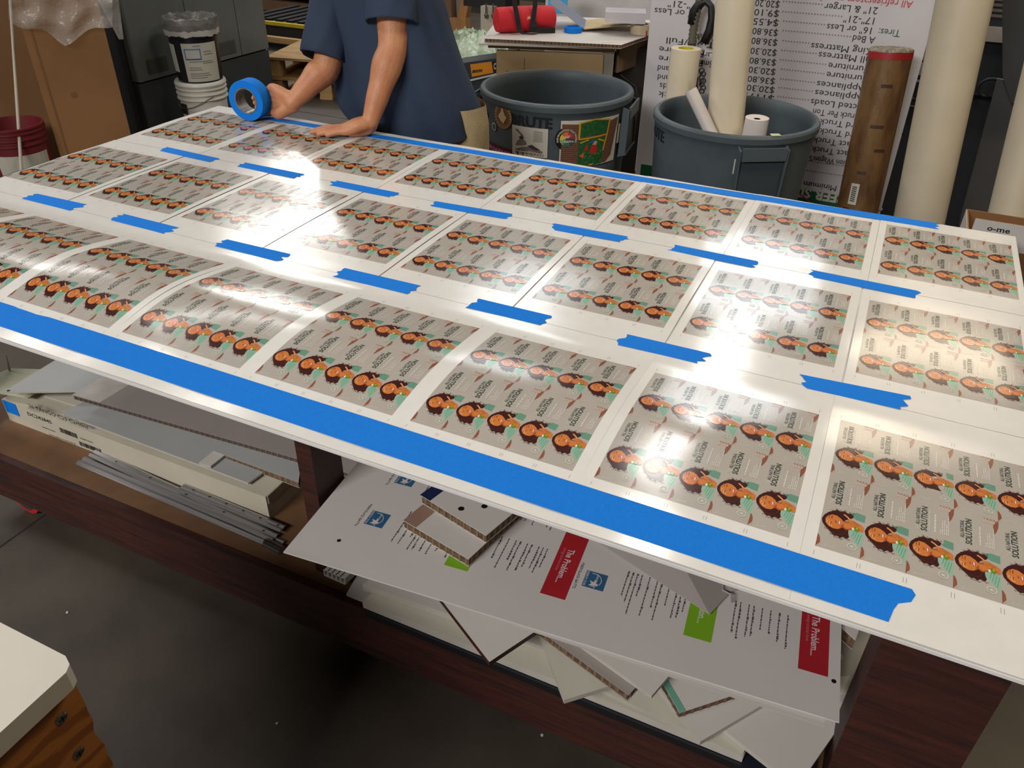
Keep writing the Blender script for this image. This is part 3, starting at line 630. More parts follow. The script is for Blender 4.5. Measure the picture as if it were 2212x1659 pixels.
B2, on2 = make_bin(b2, 'grey round refuse bin holding white rolls, pocket handle facing the camera', sight((1422, 290), b2)[0] - .05, (sight((1643, 345), b2)[0], sight((1643, 345), b2)[0] + PI), H=.815)
def sticker(on, L, px0, px1, mt, parent, name='sticker', fn=None, art=None, label=None):
    """rectangular sticker between two opposite corners seen in the photo, bent round the bin"""
    a0, z1 = sight(px0, L); a1, z0 = sight(px1, L); mb = MB()
    n = 8; vs = [on(a0 + (a1 - a0) * i / n, z, .002) for z in (z0, z1) for i in range(n + 1)]
    mb.add(vs, [(i, i + 1, n + 2 + i, n + 1 + i) for i in range(n)], mt)
    def m_(x, y, off=.0025): return on(a0 + (a1 - a0) * x, z0 + (z1 - z0) * y, off)
    if art: art(mb, m_)
    o = mb.build(name, parent)
    if label: o['label'] = label
    return o
M_blk = mat('sticker_black', (24, 22, 22), .5); M_stw = mat('sticker_white', (205, 200, 188), .5); M_mar = mat('sticker_maroon', (82, 22, 34), .5)
def curved(mb, pts, fn, mt, step):
    x0 = min(p[0] for p in pts); x1 = max(p[0] for p in pts); n_ = max(1, int((x1 - x0) / step + .5))
    def clip(P_, xc, sgn):
        out = []
        for i, p in enumerate(P_):
            q_ = P_[(i + 1) % len(P_)]; a_, b_ = sgn * (p[0] - xc) >= 0, sgn * (q_[0] - xc) >= 0
            if a_: out.append(p)
            if a_ != b_: t_ = (xc - p[0]) / (q_[0] - p[0]); out.append((xc, p[1] + t_ * (q_[1] - p[1])))
        return out
    for k in range(n_):
        a_, b_ = x0 + (x1 - x0) * k / n_, x0 + (x1 - x0) * (k + 1) / n_
        c_ = clip(pts, a_, 1) if k else pts
        if len(c_) > 2 and k < n_ - 1: c_ = clip(c_, b_, -1)
        if len(c_) > 2: mb.poly([fn(x, y) for x, y in c_], mt)
def poly_art(mb, m_, pts, mt, off=.0025): curved(mb, pts, lambda x, y: m_(x, y, off), mt, .08)
def art_h(mb, m_):
    g1 = mat('sticker_sketch_grey', (120, 112, 104), .6); g2 = mat('sticker_sketch_dark', (60, 56, 54), .6)
    text_on(mb, 'IHAMMERED', (0, 0, 0), (1, 0, 0), (0, 1, 0), M_mar, width=.80, height=.085, bold=0, fn=lambda O, x, y: m_(.10 + x, .05 + y))
    poly_art(mb, m_, [(.08, .18), (.30, .30), (.48, .34), (.62, .30), (.88, .22), (.86, .15), (.5, .2), (.2, .15)], g1)
    poly_art(mb, m_, [(.10, .32), (.18, .52), (.30, .60), (.40, .52), (.44, .40), (.30, .34)], g1); poly_art(mb, m_, [(.45, .36), (.58, .42), (.82, .26), (.66, .24)], g2, .003)
    poly_art(mb, m_, [(.20, .62), (.30, .70), (.36, .64), (.32, .56), (.24, .56)], g2, .003); poly_art(mb, m_, [(.10, .86), (.16, .90), (.34, .70), (.28, .68)], g1, .003)
    for k in range(9): a = .9 * k; poly_art(mb, m_, [(.12 + .08 * k, .17), (.15 + .08 * k, .17 + .03 * math.sin(a) + .04), (.16 + .08 * k, .16)], g2, .003)
    for k in range(9): poly_art(mb, m_, [(.62, .90 - .042 * k), (.86, .89 - .042 * k), (.86, .875 - .042 * k), (.62, .885 - .042 * k)], g1)
sticker(on1, b1, (1108, 268), (1182, 342), M_stw, B1, art=art_h, label='white square sticker with a sketched rider and the word IHAMMERED')
def disc(on, L, pc, rpx, mts, parent, art=None, label=None):
    a0, z0 = sight(pc, L); D = (Vector(on(a0, z0)) - Vector(CAM)).length; mb = MB()
    def q_(x, y, off): return on(a0 + x / .29, z0 + y, off)
    for k, (f_, mt) in enumerate(mts):
        r = rpx * f_ / F * D * 1.02; curved(mb, [(r * math.cos(2 * PI * i / 28), r * math.sin(2 * PI * i / 28)) for i in range(28)], lambda x, y, o_=.0022 + .0005 * k: q_(x, y, o_), mt, .012)
    R0 = rpx / F * D
    if art: art(mb, lambda x, y, off=.004: q_(x * R0, y * R0, off))
    o = mb.build('sticker', parent)
    if label: o['label'] = label
def art_bear(mb, m_):
    g = mat('sticker_cream', (222, 205, 170), .5)
    curved(mb, [p for p in ((-.5, -.05), (-.1, .5), (-.12, .68), (.12, .68), (.15, .5), (.3, .2), (.5, .0), (.1, -.62), (0, -.45), (-.2, -.4))], m_, g, .25)
    for k in range(24):
        a = 2 * PI * k / 24; mb.poly([m_(r * math.cos(a + d), r * math.sin(a + d), .0042) for r, d in ((.80, 0), (.92, 0), (.92, .12), (.80, .12))], mat('sticker_brown_ink', (110, 80, 50), .6))
disc(on1, b1, (1088, 251), 24, [(1, mat('sticker_tan', (186, 160, 104), .5)), (.74, mat('sticker_brown', (140, 84, 40), .5))], B1, art_bear, 'round tan and brown sticker with a cream figure')
# taxi-yellow and green stained-glass looking poster sticker, plain stand-in design
def art_g(mb, m_):
    wd = mat('sticker_wood', (120, 84, 62), .6, wave=(40, 3, 'Z'), c2=(90, 60, 46)); gr = mat('sticker_leaf_green', (40, 104, 48), .6, c2=(24, 70, 36), scale=90); ye = mat('sticker_gold', (206, 152, 38), .5); rd = mat('sticker_red', (180, 48, 40), .5)
    poly_art(mb, m_, [(.02, .03), (.30, .0), (.80, .03), (.90, .16), (.985, .95), (.72, .90), (.02, .93)], wd, .0028)
    poly_art(mb, m_, [(.28, .0), (.70, .02), (.74, .60), (.28, .60)], gr, .0032); poly_art(mb, m_, [(.28, .64), (.76, .68), (.78, .93), (.52, .98), (.28, .93)], gr, .0032)
    for a, b in (((.28, .60), (.76, .64)), ((.28, .60), (.28, .94)), ((.28, .94), (.52, 1.0)), ((.52, 1.0), (.79, .95)), ((.79, .95), (.76, .62)), ((.76, .62), (.71, .30)), ((.30, .52), (.44, .58)), ((.60, .57), (.72, .50))):
        dx, dy = b[0] - a[0], b[1] - a[1]; l = math.hypot(dx, dy); nx, ny = -dy / l * .014, dx / l * .014; poly_art(mb, m_, [(a[0] + nx, a[1] + ny), (a[0] - nx, a[1] - ny), (b[0] - nx, b[1] - ny), (b[0] + nx, b[1] + ny)], ye, .0036)
    poly_art(mb, m_, [(.46, .30), (.50, .46), (.58, .45), (.60, .32), (.55, .24)], rd, .004); poly_art(mb, m_, [(.36, .34), (.42, .50), (.44, .36)], rd, .004)
    poly_art(mb, m_, [(.50, .46), (.54, .54), (.59, .52), (.57, .45)], mat('sticker_face_tan', (206, 150, 108), .5), .0044); poly_art(mb, m_, [(.40, .50), (.50, .56), (.60, .54), (.5, .49)], mat('sticker_teal', (40, 96, 130), .5), .0042)
    poly_art(mb, m_, [(.30, .25), (.38, .32), (.36, .18)], mat('sticker_orange', (196, 96, 44), .5), .004); poly_art(mb, m_, [(.47, .04), (.55, .05), (.54, .02), (.48, .01)], ye, .004)
    for k in range(26):
        r = random.Random(k); x, y = r.uniform(.3, .68), r.uniform(.04, .3); poly_art(mb, m_, [(x, y), (x + .02, y + .012), (x + .01, y + .03)], mat('sticker_pale_green', (120, 160, 110), .6), .0038)
sticker(on1, b1, (1212, 260), (1325, 345), M_stw, B1, art=art_g, label='large sticker with wooden sides, gold arches and green leaves')
def art_c(mb, m_):
    cols = [(190, 60, 70), (214, 110, 60), (216, 186, 70), (90, 150, 80), (50, 110, 110), (60, 60, 90)]
    for k, c in enumerate(cols):
        a, b = .35 + k * 1.0, .35 + (k + 1) * 1.0 - .08; mb.poly([m_(r * math.cos(t_), r * math.sin(t_), .0045) for r, t_ in ((.62, a), (.62, (a + b) / 2), (.62, b), (.12, b), (.12, a))], mat('wheel_%d' % k, c, .5))
    vs, fs, asp = textmesh('FREE MARKETING THAT WORKS', .02)
    mb.add([m_((.72 + y * .16) * math.cos(3.5 - x * 3.9), (.72 + y * .16) * math.sin(3.5 - x * 3.9), .005) for x, y in vs], fs, M_stw)
    for s_, y0, w_ in (('all', .1, .5), ('Creative', -.28, 1.15)):
        vs, fs, asp = textmesh(s_, .02, .3); mb.add([m_(-w_ / 2 + x * w_, y0 + y * .24, .0055) for x, y in vs], fs, M_stw)
disc(on1, b1, (1224, 300), 24, [(1, M_blk)], B1, art_c, 'round black sticker with a colour wheel')
def art_ring(mb, m_): poly_art(mb, m_, [(.3, .2), (.7, .2), (.7, .8), (.3, .8)], M_bin, .003)
sticker(on1, b1, (1334, 267), (1352, 293), M_stw, B1, art=art_ring, label='small white rectangular ring sticker')
disc(on1, b1, (1069, 273), 8, [(1, M_stw), (.75, M_bin)], B1, None, 'small white outlined sticker')
def art_p(mb, m_): text_on(mb, 'POWERED BY', (0, 0, 0), (1, 0, 0), (0, 1, 0), mat('pink_ink', (210, 120, 160), .5), width=.9, height=.4, bold=.03, fn=lambda O, x, y: m_(.05 + x, .3 + y))
sticker(on1, b1, (1056, 303), (1130, 352), M_mar, B1, art=art_p, label='dark sticker with pink lettering')
disc(on1, b1, (1052, 247), 10, [(1, mat('sticker_dull_brown', (88, 74, 70), .5)), (.6, M_blk)], B1)
def inner(L, a, z, r=.275): rr = bin_r(z) - .0095; return Vector((L[0] + rr * math.cos(a), L[1] + rr * math.sin(a), z))
ab = math.atan2(b1[1] - CAM[1], b1[0] - CAM[0]); mk_tape = mat('masking_tape', (168, 166, 128), .7)
mb = MB(); mb.poly([inner(b1, ab - .06, .833), inner(b1, ab - .02, .833), inner(b1, ab - .02, .738), inner(b1, ab - .06, .748)], mk_tape); mb.poly([inner(b1, ab - .06, .758), inner(b1, ab - .02, .748), inner(b1, ab + .08, .720), inner(b1, ab + .08, .748)], mk_tape)
mb.build('masking_tape', B1)
p0 = inner(b1, ab + .17, .786); mb = MB(); mb.poly([p0 + Vector((.008 * math.cos(t_ * PI / 6), 0, .009 * math.sin(t_ * PI / 6))) + Vector((0, -.004, 0)) for t_ in range(12)], M_stw); mb.build('white_dot', B1)
sticker(on2, b2, (1587, 343), (1595, 376), M_stw, B2, art=lambda mb, m_: [poly_art(mb, m_, [(.25, .15 + .1 * k), (.75, .15 + .1 * k), (.75, .2 + .1 * k), (.25, .2 + .1 * k)], M_blk, .003) for k in range(7)], label='small white label beside the handle')
p = dep(1722, 288, 2.80); mb = MB().prism([(1.745, 2.0, BH + .0215), (1.775, 2.018, BH + .0215), (1.762, 2.04, BH + .0215), (1.735, 2.024, BH + .0215)], (0, 0, -.001), mat('pale_tape', (196, 200, 160), .6)); mb.build('tape_scrap', B2)
# rolls standing in the second bin
M_roll = mat('cream_vinyl_roll', (228, 216, 190), .28, var=.02); M_wroll = mat('white_paper_roll', (214, 206, 200), .5)
tp_ = aty(1580, -120, 2.24); bt = aty(1578, 285, 2.24)
mb = MB().tube([(1.60, 2.24, .04), (tp_.x + .0, 2.23, 1.75)], .067, M_roll, 40)
tag(mb.build('vinyl_roll', None, 40), 'tall thick cream roll standing in the right refuse bin', 'roll')
a = aty(1492, 195, 2.15); b = aty(1530, 275, 2.135); d = (b - a).normalized()
mb = MB(); mb.tube([a, a + d * .27], .023, M_wroll, 24)
o = tag(mb.build('paper_roll', None, 40), 'slim white roll with red printed seal leaning at the left of the right bin', 'roll')
a = aty(1636, 254, 2.16); mb = MB(); pr = [(.012, -.5), (.042, -.5), (.042, 0), (.037, .002), (.012, -.004)]
mb.lathe(a, pr, M_wroll, 28); tag(mb.build('paper_roll', None, 40), 'short white roll standing right of the tall cream roll in the bin', 'roll')
# ---- workbench with honeycomb boards
M_mdf = mat('beige_mdf', (176, 146, 104), .7, var=.04, scale=6)
fl, fr = Vector((.36, 2.60, .88)), Vector((.93, 2.79, .88)); ux = (fr - fl).normalized(); uy = Vector((-ux.y, ux.x, 0)); bw = (fr - fl).length; bd = .72
wb = thing('workbench', 'beige MDF bench behind the bins, piled with panels and a red speaker', 'bench', (fl + ux * bw / 2 + uy * bd / 2) * 1)
wb.location.z = 0
rzb = math.atan2(ux.y, ux.x)
def wbp(x, y, z): q = fl + ux * x + uy * y; return Vector((q.x, q.y, z))
MB().box(wbp(bw / 2 - .01, bd / 2 + .03, .868), (bw - .02, bd - .02, .02), M_mdf, rzb).build('bench_top', wb)
mb = MB().box(wbp(.04 + (bw - .11) / 2, .045, .50), (bw - .11, .018, .70), M_mdf, rzb)
for x, z in ((.06, .76), (.115, .755), (.14, .73), (.36, .70), (.44, .735)): mb.lathe(wbp(x + .03, .0355, z), [(0, .0006), (.0025, .0006)], M_black, 8, -uy)
mb.box(wbp(.17, .0355, .72), (.002, .001, .2), mat('panel_gap', (70, 54, 36), .9), rzb)
mb.build('front_panel', wb)
MB().prism([atz(1338, 108, .862), atz(1408, 84, .862), atz(1408, 84, .862) - Vector((0, 0, .10)), atz(1338, 108, .862) - Vector((0, 0, .10))], (-.018, .006, 0), mat('brown_apron', (132, 108, 82), .7)).build('side_rail', wb)
lp_ = atz(1416, 92, .86)
for p in (wbp(bw - .05, .07, .43), Vector((lp_.x, lp_.y, .43)), wbp(.05, bd - .05, .43)): MB().box(p, (.055, .05, .86), mat('grey_leg', (140, 132, 120), .6), rzb).build('leg', wb)
MB().prism([Vector((wbp(bw - .06, .12, 0).x, wbp(bw - .06, .12, 0).y, .84)), Vector((lp_.x - .03, lp_.y - .02, .84)), Vector((lp_.x - .03, lp_.y - .02, .04)), Vector((wbp(bw - .06, .12, 0).x, wbp(bw - .06, .12, 0).y, .04))], (-.012, .004, 0), mat('under_bench_shade', (62, 56, 50), .8)).build('shade_panel', wb)  # added dark sheet standing in for the shaded space under the bench
for y, z, r in ((.2, .7, .09), (.35, .55, .07)):
    pass
M_cab = mat('black_cable', (20, 20, 22), .5)
cpts = [wbp(bw - .03, .15, .78), wbp(bw + .02, .14, .74), wbp(bw + .09, .12, .70), wbp(bw + .12, .10, .62), wbp(bw + .06, .08, .55), wbp(bw - .02, .07, .60), wbp(bw - .01, .09, .68), wbp(bw + .10, .1, .60), wbp(bw + .05, .1, .46)]
tag(MB().tube(cpts, .005, M_cab, 8).build('power_cable', None, True), 'black cable looping down under the right side of the beige bench', 'cable')
zb1 = .881
pA = [aty(1060, 105, 2.60), ]
q = [wbp(-.03, -.035, zb1 + .008), wbp(bw + .0, -.01, zb1 + .008), wbp(bw + .02, bd, zb1 + .008), wbp(-.03, bd, zb1 + .008)]
board(q, .007, M_wh1, M_edge, 'foam_panel', 'thin white sheet directly on the beige bench under the honeycomb board', 'board')
zt2 = zb1 + .026; q = [atz(1045, 83, zt2), atz(1342, 97, zt2), atz(1487, 47, zt2)]; q.append(q[0] + (q[2] - q[1]) + ux * -.1)
honey(q, .016, M_wh1, 'white-topped honeycomb board covering the beige bench')
tz = zb1 + .028
tri = [atz(1298, 92, tz), atz(1352, 92, tz), atz(1340, 107, tz - .03)]
tag(MB().prism([tri[0], tri[1], tri[2]], (0, 0, -.001), M_wh1).build('paper_corner', loc=tri[0]), 'white paper corner folded over the front edge of the honeycomb board', 'paper')
# red speaker with black strap
ca, cb = atz(1078, 76, tz), atz(1205, 70, tz); ax = (cb - ca).normalized(); cl = (cb - ca).length; cc = (ca + cb) / 2 + Vector((-ax.y, ax.x, 0)) * .06 + Vector((0, 0, .054))
sp = thing('portable_speaker', 'red cylinder-shaped portable speaker with black strap on the bench', 'speaker', cc - Vector((0, 0, .054)))
M_rs = mat('red_speaker_fabric', (206, 30, 44), .7, bump=.3, bscale=600)
mb = MB(); n = 32; rs = [(0, .0), (.036, .0), (.050, .006), (.054, .02), (.056, cl / 2), (.054, cl - .02), (.050, cl - .006), (.036, cl), (0, cl)]
mb.lathe(cc - ax * cl / 2, rs, M_rs, 36, ax); mb.build('speaker_body', sp, 40)
mb = MB(); fwd = Vector((ax.y, -ax.x, 0))
mb.prism([cc + fwd * .0565 + ax * x + Vector((0, 0, z)) for x, z in ((-.012, .004), (.016, .004), (.016, .026), (-.012, .026))], fwd * -.003, mat('orange_badge', (232, 70, 40), .4)); text_on(mb, 'JBL', cc + fwd * .0572 + ax * -.008 + Vector((0, 0, .010)), ax, (0, 0, 1), mat('badge_white', (235, 225, 215), .4), width=.02, height=.009, bold=.03)
mb.build('badge', sp)
M_strap = mat('black_webbing', (24, 24, 27), .75)
def ribbon(pts, wd, mt, wdir, th=.003):
    mb = MB(); wv = Vector(wdir).normalized() * wd / 2
    for p, q_ in zip(pts, pts[1:]):
        p, q_ = Vector(p), Vector(q_); nn = (q_ - p).cross(wv).normalized() * th; mb.prism([p - wv, q_ - wv, q_ + wv, p + wv], nn, mt)
    return mb
sa = cc + fwd * .06 - ax * .055
ribbon([cc - ax * .075 + Vector((0, 0, .16)) + fwd * .03, cc - ax * .068 + Vector((0, 0, .07)) + fwd * .05, cc - ax * .058 + fwd * .064 + Vector((0, 0, .01)), cc - ax * .05 + fwd * .066 - Vector((0, 0, .035)), cc - ax * .03 + fwd * .07 - Vector((0, 0, .052)), cc + ax * .02 + fwd * .085 - Vector((0, 0, .053))], .022, M_strap, ax).build('strap', sp)
ribbon([cc + ax * .035 + Vector((0, 0, .16)) + fwd * .03, cc + ax * .028 + Vector((0, 0, .06)) + fwd * .055, cc + ax * .015 + fwd * .066 - Vector((0, 0, .005)), cc + ax * .012 + fwd * .068 - Vector((0, 0, .04))], .022, M_strap, ax).build('strap', sp)
ribbon([cc + ax * .0 + fwd * .066 - Vector((0, 0, .034)), cc + ax * .06 + fwd * .07 - Vector((0, 0, .04)), cc + ax * .13 + fwd * .06 - Vector((0, 0, .045))], .024, M_strap, (0, 0, 1)).build('strap', sp)
MB().box(cc + ax * .018 + fwd * .071 - Vector((0, 0, .012)), (.03, .006, .028), M_strap, rzb).build('buckle', sp)
# small things on the bench
def ring(c, r0, r1, h, mt, axis=(0, 0, 1), n=36, mt2=None):
    mb = MB(); mb.lathe(c, [(r0, 0), (r1, 0), (r1, h), (r0, h)], mt, n, axis); mb.lathe(c, [(r0, h), (r0, 0)], mt2 or mt, n, axis); return mb
p = atz(1237, 72, tz); tag(ring(p + uy * .04, .03, .042, .022, M_tape).build('tape_roll', None, 40), 'small blue tape roll lying flat on the bench beside the speaker', 'tape roll')
p = atz(1385, 76, tz); cr_ = ring(p + uy * .04, .03, .052, .042, mat('clear_tape', (198, 180, 150), .2)); cr_.box(p + uy * .04 + fwd * .052, (.007, .002, .042), M_red, rzb)
tag(cr_.build('tape_roll', None, 40), 'clear packing tape roll with red stripe near the right bench corner', 'tape roll')
zc2 = tz + .044
k0, k1 = atz(1262, 62, tz + .012), atz(1392, 50, tz + .046); far_ = uy * .24
k00 = aty(1188, 4, k0.y - .02)
M_chip = mat('chipboard', (190, 168, 130), .75)
tag(MB().prism([k00, k0, k0 + far_, k00 + far_ * .9], (0, 0, -.004), mat('blueish_board_back', (120, 128, 150), .6), M_chip).prism([k0, k1, k1 + far_, k0 + far_], (0, 0, -.004), M_chip, M_chip).build('bent_cardboard', loc=k0), 'sheet of grey board bent upward, lying across the tape rolls on the bench', 'cardboard')
p = atz(1350, 50, tz + .055) + uy * .075
bx_ = thing('tape_box', 'white flat box with dark oval opening on top of the bent board', 'box', p)
MB().box(p + Vector((0, 0, .02)), (.185, .14, .045), mat('white_gloss_box', (206, 200, 204), .35), rzb).build('box_body', bx_)
MB().lathe(p + Vector((0, 0, .0405)), [(0, .0), (.03, 0)], M_black, 24).build('opening', bx_)
mb = MB()
for k in range(4): mb.box(p + fwd * .0656 + ux * (-.055 + k * .008) + Vector((0, 0, .022)), (.002, .001, .018), mat('box_ink', (120, 110, 160), .6), rzb)
mb.build('printed_marks', bx_)
q = [atz(1405, 84, tz + .002), atz(1462, 76, tz + .002), atz(1490, 47, tz + .002), atz(1415, 50, tz + .002)]
mg = MB().prism(q, (0, 0, -.0015), mat('magazine_blue', (78, 104, 156), .35)); mg.poly([q[0].lerp(q[3], .05) + Vector((0, 0, .0005)), q[0].lerp(q[1], .55) + Vector((0, 0, .0005)), q[0].lerp(q[2], .5) + Vector((0, 0, .0005)), q[0].lerp(q[3], .35) + Vector((0, 0, .0005))], mat('magazine_orange', (204, 140, 70), .35))
tag(mg.build('magazine', loc=q[0]), 'glossy blue and orange printed sheet at the right corner of the bench', 'magazine')
p = atz(1200, 38, tz + .0) + uy * .14
tag(MB().box(p + Vector((0, 0, .07)), (.10, .05, .14), mat('cyan_carton', (60, 150, 200), .5), rzb).build('blue_carton'), 'small bright blue carton standing behind the red speaker', 'carton')
# ---- price board leaning upside down behind the right bin
ys_ = 2.86
sg = thing('price_board', 'large white price list board standing upside down behind the right bin', 'sign', (1.6, ys_, 0))
tl, tr, bl, br = aty(1412, 0, ys_), aty(2017, 0, ys_), aty(1412, 430, ys_), aty(1900, 455, ys_)
xL, xR = tl.x - .015, tr.x + .012
mb = MB().prism([(xL + .02, ys_, .02), (xR + .02, ys_, .02), (xR, ys_, 1.62), (xL, ys_, 1.62)], (0, .006, 0), mat('sign_white', (204, 200, 204), .4, var=.01)); mb.build('sign_panel', sg)
M_sk = mat('sign_ink', (36, 40, 40), .5); M_sg = mat('sign_green', (26, 92, 62), .5); M_sr = mat('sign_red', (190, 60, 70), .5); M_dot = mat('sign_dot', (120, 116, 116), .6)
yf = ys_ - .0012
def srow(s_, u0, u1, v0, v1, mt, hgt=.0265, bold=0):
    """upside-down row: first letter at photo right (u0, v0), last at (u1, v1)"""
    a, b = aty(u0, v0, yf), aty(u1, v1, yf); text_on(sgt, s_, Vector((a.x, yf, (a.z + b.z) / 2 + hgt / 2)), (-1, 0, 0), (0, 0, -1), mt, width=abs(a.x - b.x), height=hgt, bold=bold)
def dots(u0, u1, v0, v1):
    a, b = aty(u0, v0, yf), aty(u1, v1, yf); z = (a.z + b.z) / 2 + .010; x = a.x
    while x > b.x: sgt.box((x, yf, z), (.0042, .0008, .0042), M_dot); x -= .0115
sgt = MB()
srow('All refrigerators must be empty', 1971, 1700, 12, -12, M_sr, .026, 0)
sgt.build('red_line', sg); sgt = MB()
R_ = [('21" & Larger', 1895, 1781, 27, 12, '$20.20', 6), ('17"-21"', 1888, 1823, 47, 40, '$9.10', 26), ('16" or Less', 1882, 1786, 68, 58, '$4.55', 46), ('A Bed', 1890, 1842, 88, 83, '$36.80', 67), ('Queen/King Mattress', 1960, 1752, 122, 98, '$36.80', 88), ('Twin/Full Mattress', 1950, 1768, 138, 119, '$20.30', 110),
      ('Large Furniture', 1935, 1789, 158, 142, '$36.80', 131), ('Small Furniture', 1930, 1785, 178, 162, '$20.30', 151), ('Large Appliances', 1930, 1764, 200, 182, '$36.80', 171), ('Small Appliances', 1926, 1760, 220, 201, '$20.30', 190), ('Compacted Loads', 1920, 1751, 240, 221, '$117.', 208),
      ('Full Size Truck Per Ton', 1916, 1756, 262, 241, '', 0), ('Standard Truck', 1902, 1770, 280, 263, '', 0), ('Standard Truck', 1898, 1770, 300, 284, '', 0), ('Compact Truck', 1890, 1756, 320, 303, '', 0), ('Compact Truck', 1884, 1752, 340, 323, '', 0), ('Sedan/Station Wagon/SUV', 1888, 1728, 362, 340, '', 0)]
for s_, u0, u1, v0, v1, pr_, vp in R_:
    srow(s_, u0, u1, v0, v1, M_sk)
    if pr_:
        srow(pr_, 1684 - vp * .06, 1632 - vp * .10, vp + 5, vp, M_sk); dots(u1 - 6, 1690 - vp * .06, v1 - 1, vp + 6)
main_ = sgt; sgt = MB(); srow('Tires:', 1944, 1898, 74, 68, M_sg); sgt.build('green_word', sg); sgt = main_
dots(1830, 1730, 362, 352); dots(1825, 1726, 383, 372); srow('Minimum', 1806, 1736, 408, 397, M_sk)
a, b = aty(1960, 452, yf), aty(1716, 408, yf); z1_ = aty(1716, 407, yf).z; z0_ = z1_ - .075
hbn = MB(); hbn.prism([(xL + .04, yf, z0_), (xR - .02, yf, z0_), (xR - .02, yf, z1_), (xL + .04, yf, z1_)], (0, .001, 0), M_sg)
hbn.build('header_band', sg); a = aty(1800, 428, yf); text_on(sgt, 'TRANSFER SITE', Vector((a.x + .21, yf - .001, a.z + .025)), (-1, 0, 0), (0, 0, -1), M_stw, width=.42, height=.045, bold=.04)
sgt.prism([Vector((aty(1716, 414, yf).x, yf - .0018, z1_ - .005)), Vector((aty(1716, 414, yf).x, yf - .0018, z1_ - .012)), Vector((aty(1760, 440, yf).x, yf - .0018, z0_ + .01)), Vector((aty(1760, 440, yf).x, yf - .0018, z0_ + .017))], (0, .0005, 0), M_sr)
sgt.build('price_rows', sg); sgt = MB()
# left column, partly hidden
for s_, u0, u1, v0, v1 in (('17"-21"', 1512, 1443, 14, 8), ('16" or Less', 1512, 1414, 34, 22), ('Queen/King', 1545, 1490, 84, 76), ('Twin/Full', 1543, 1440, 102, 84), ('Large', 1540, 1508, 122, 116), ('Furniture', 1520, 1424, 120, 104), ('Furniture', 1518, 1423, 140, 124), ('Small', 1538, 1507, 140, 135), ('Appliance and', 1520, 1421, 162, 144), ('Appliance and', 1520, 1421, 182, 164), ('Loads', 1470, 1425, 192, 184), ('Truck', 1480, 1422, 212, 202)): srow(s_, u0, u1, v0, v1, M_sk)
sgt.build('left_column', sg)
# white roll with yellow core beside the sign
a = aty(1482, 104, 2.66); mb = ring(Vector((a.x, 2.66, 0)), .032, .062, a.z, M_roll, mt2=mat('yellow_core', (196, 184, 30), .6)); mb.lathe(Vector((a.x, 2.66, a.z - .03)), [(0, 0), (.032, 0)], mat('core_inside', (120, 130, 20), .8), 24)
tag(mb.build('film_roll', None, 40), 'off-white film roll with yellow core standing left of the tall cream roll', 'roll')
tag(MB().prism([aty(1180, -60, 3.8), aty(1425, -60, 3.8), aty(1425, 120, 3.8) - Vector((0, 0, .7)), aty(1180, 120, 3.8) - Vector((0, 0, .7))], (0, .012, 0), mat('blank_white_panel', (196, 192, 192), .45)).build('white_backboard', loc=aty(1300, 0, 3.8)), 'blank white panel standing behind the beige bench, left of the price board', 'panel')
# ribbed hose and black loop in front of the sign
hz = lambda u, v: aty(u, v, 2.77)
hs = thing('vacuum_hose', 'dark ribbed hose with curved black wand against the price board', 'hose', (1.38, 2.7, 0))
pts = [hz(1494, 96), hz(1497, 70), hz(1502, 40), hz(1508, 15), hz(1515, -20)]
mb = MB(); fine = []
for a, b in zip(pts, pts[1:]):
    for k in range(6): fine.append(a.lerp(b, k / 6))
mb.tube(fine, [.019 if k % 2 else .015 for k in range(len(fine))], mat('hose_grey', (92, 88, 76), .6), 14); mb.build('ribbed_hose', hs, True)
pts = [hz(1494, 94), hz(1495, 120), hz(1500, 200)]; MB().tube(pts, .017, M_black, 12).build('hose_tail', hs, True)
MB().tube([hz(1495, 52), hz(1500, 25), hz(1512, 8), hz(1526, 2), hz(1536, 14), hz(1538, 40), hz(1533, 66), hz(1522, 92)], [.02, .022, .02, .016, .013, .017, .019, .02], M_black, 14).build('black_wand', hs, True)
mb = MB()
for k in range(7):
    p = aty(1516 + (k % 2) * 3, 152 + k * 7.5, 2.60); mb.tube([p + Vector((.010 * math.cos(t_), 0, .009 * math.sin(t_))) for t_ in [2 * PI * i / 10 for i in range(11)]], .003, M_black, 6, False)
mb.build('chain', hs, True)
# brown paper-wrapped tube and the big white tube, both leaning
M_br = mat('brown_wrapped_tube', (134, 100, 60), .4, c2=(88, 58, 38), stretch=(3, 3, 1), scale=7, bump=.35, bscale=14, detail=7)
a, b = aty(1926, 105, 2.70), aty(1850, 458, 2.64); d = (b - a).normalized(); L_ = a.z / -d.z
bt_ = thing('wrapped_tube', 'brown plastic-wrapped cardboard tube with red end leaning on the price board', 'tube', a + d * L_)
R0 = .080
n_ = -d
mb = MB().lathe(a + d * (L_ - .02), [(0, 0), (R0, 0), (R0 + .002, .3), (R0, L_ - .05)], M_br, 40, n_); mb.build('tube_body', bt_, 40)
MB().lathe(a + d * .034, [(R0 + .001, 0), (R0 + .001, .026)], mat('red_end_band', (168, 34, 38), .5), 40, n_).build('red_band', bt_, 40)
mb = MB().lathe(a + d * .010, [(R0 + .001, 0), (R0 + .001, .008), (R0 - .008, .014), (.06, .006), (.04, .012), (.0, .004)], mat('crumpled_wrap', (182, 172, 150), .3, c2=(110, 96, 78), scale=60, bump=.5, bscale=90), 40, n_); mb.build('wrapped_end', bt_, True)
ca_ = math.atan2(CAM[1] - a.y, CAM[0] - a.x); Qm = Vector((0, 0, 1)).rotation_difference(n_).to_matrix()
def onT(s_, ang, off=.003): return a + d * s_ + Qm @ Vector(((R0 + off) * math.cos(ang), (R0 + off) * math.sin(ang), 0))
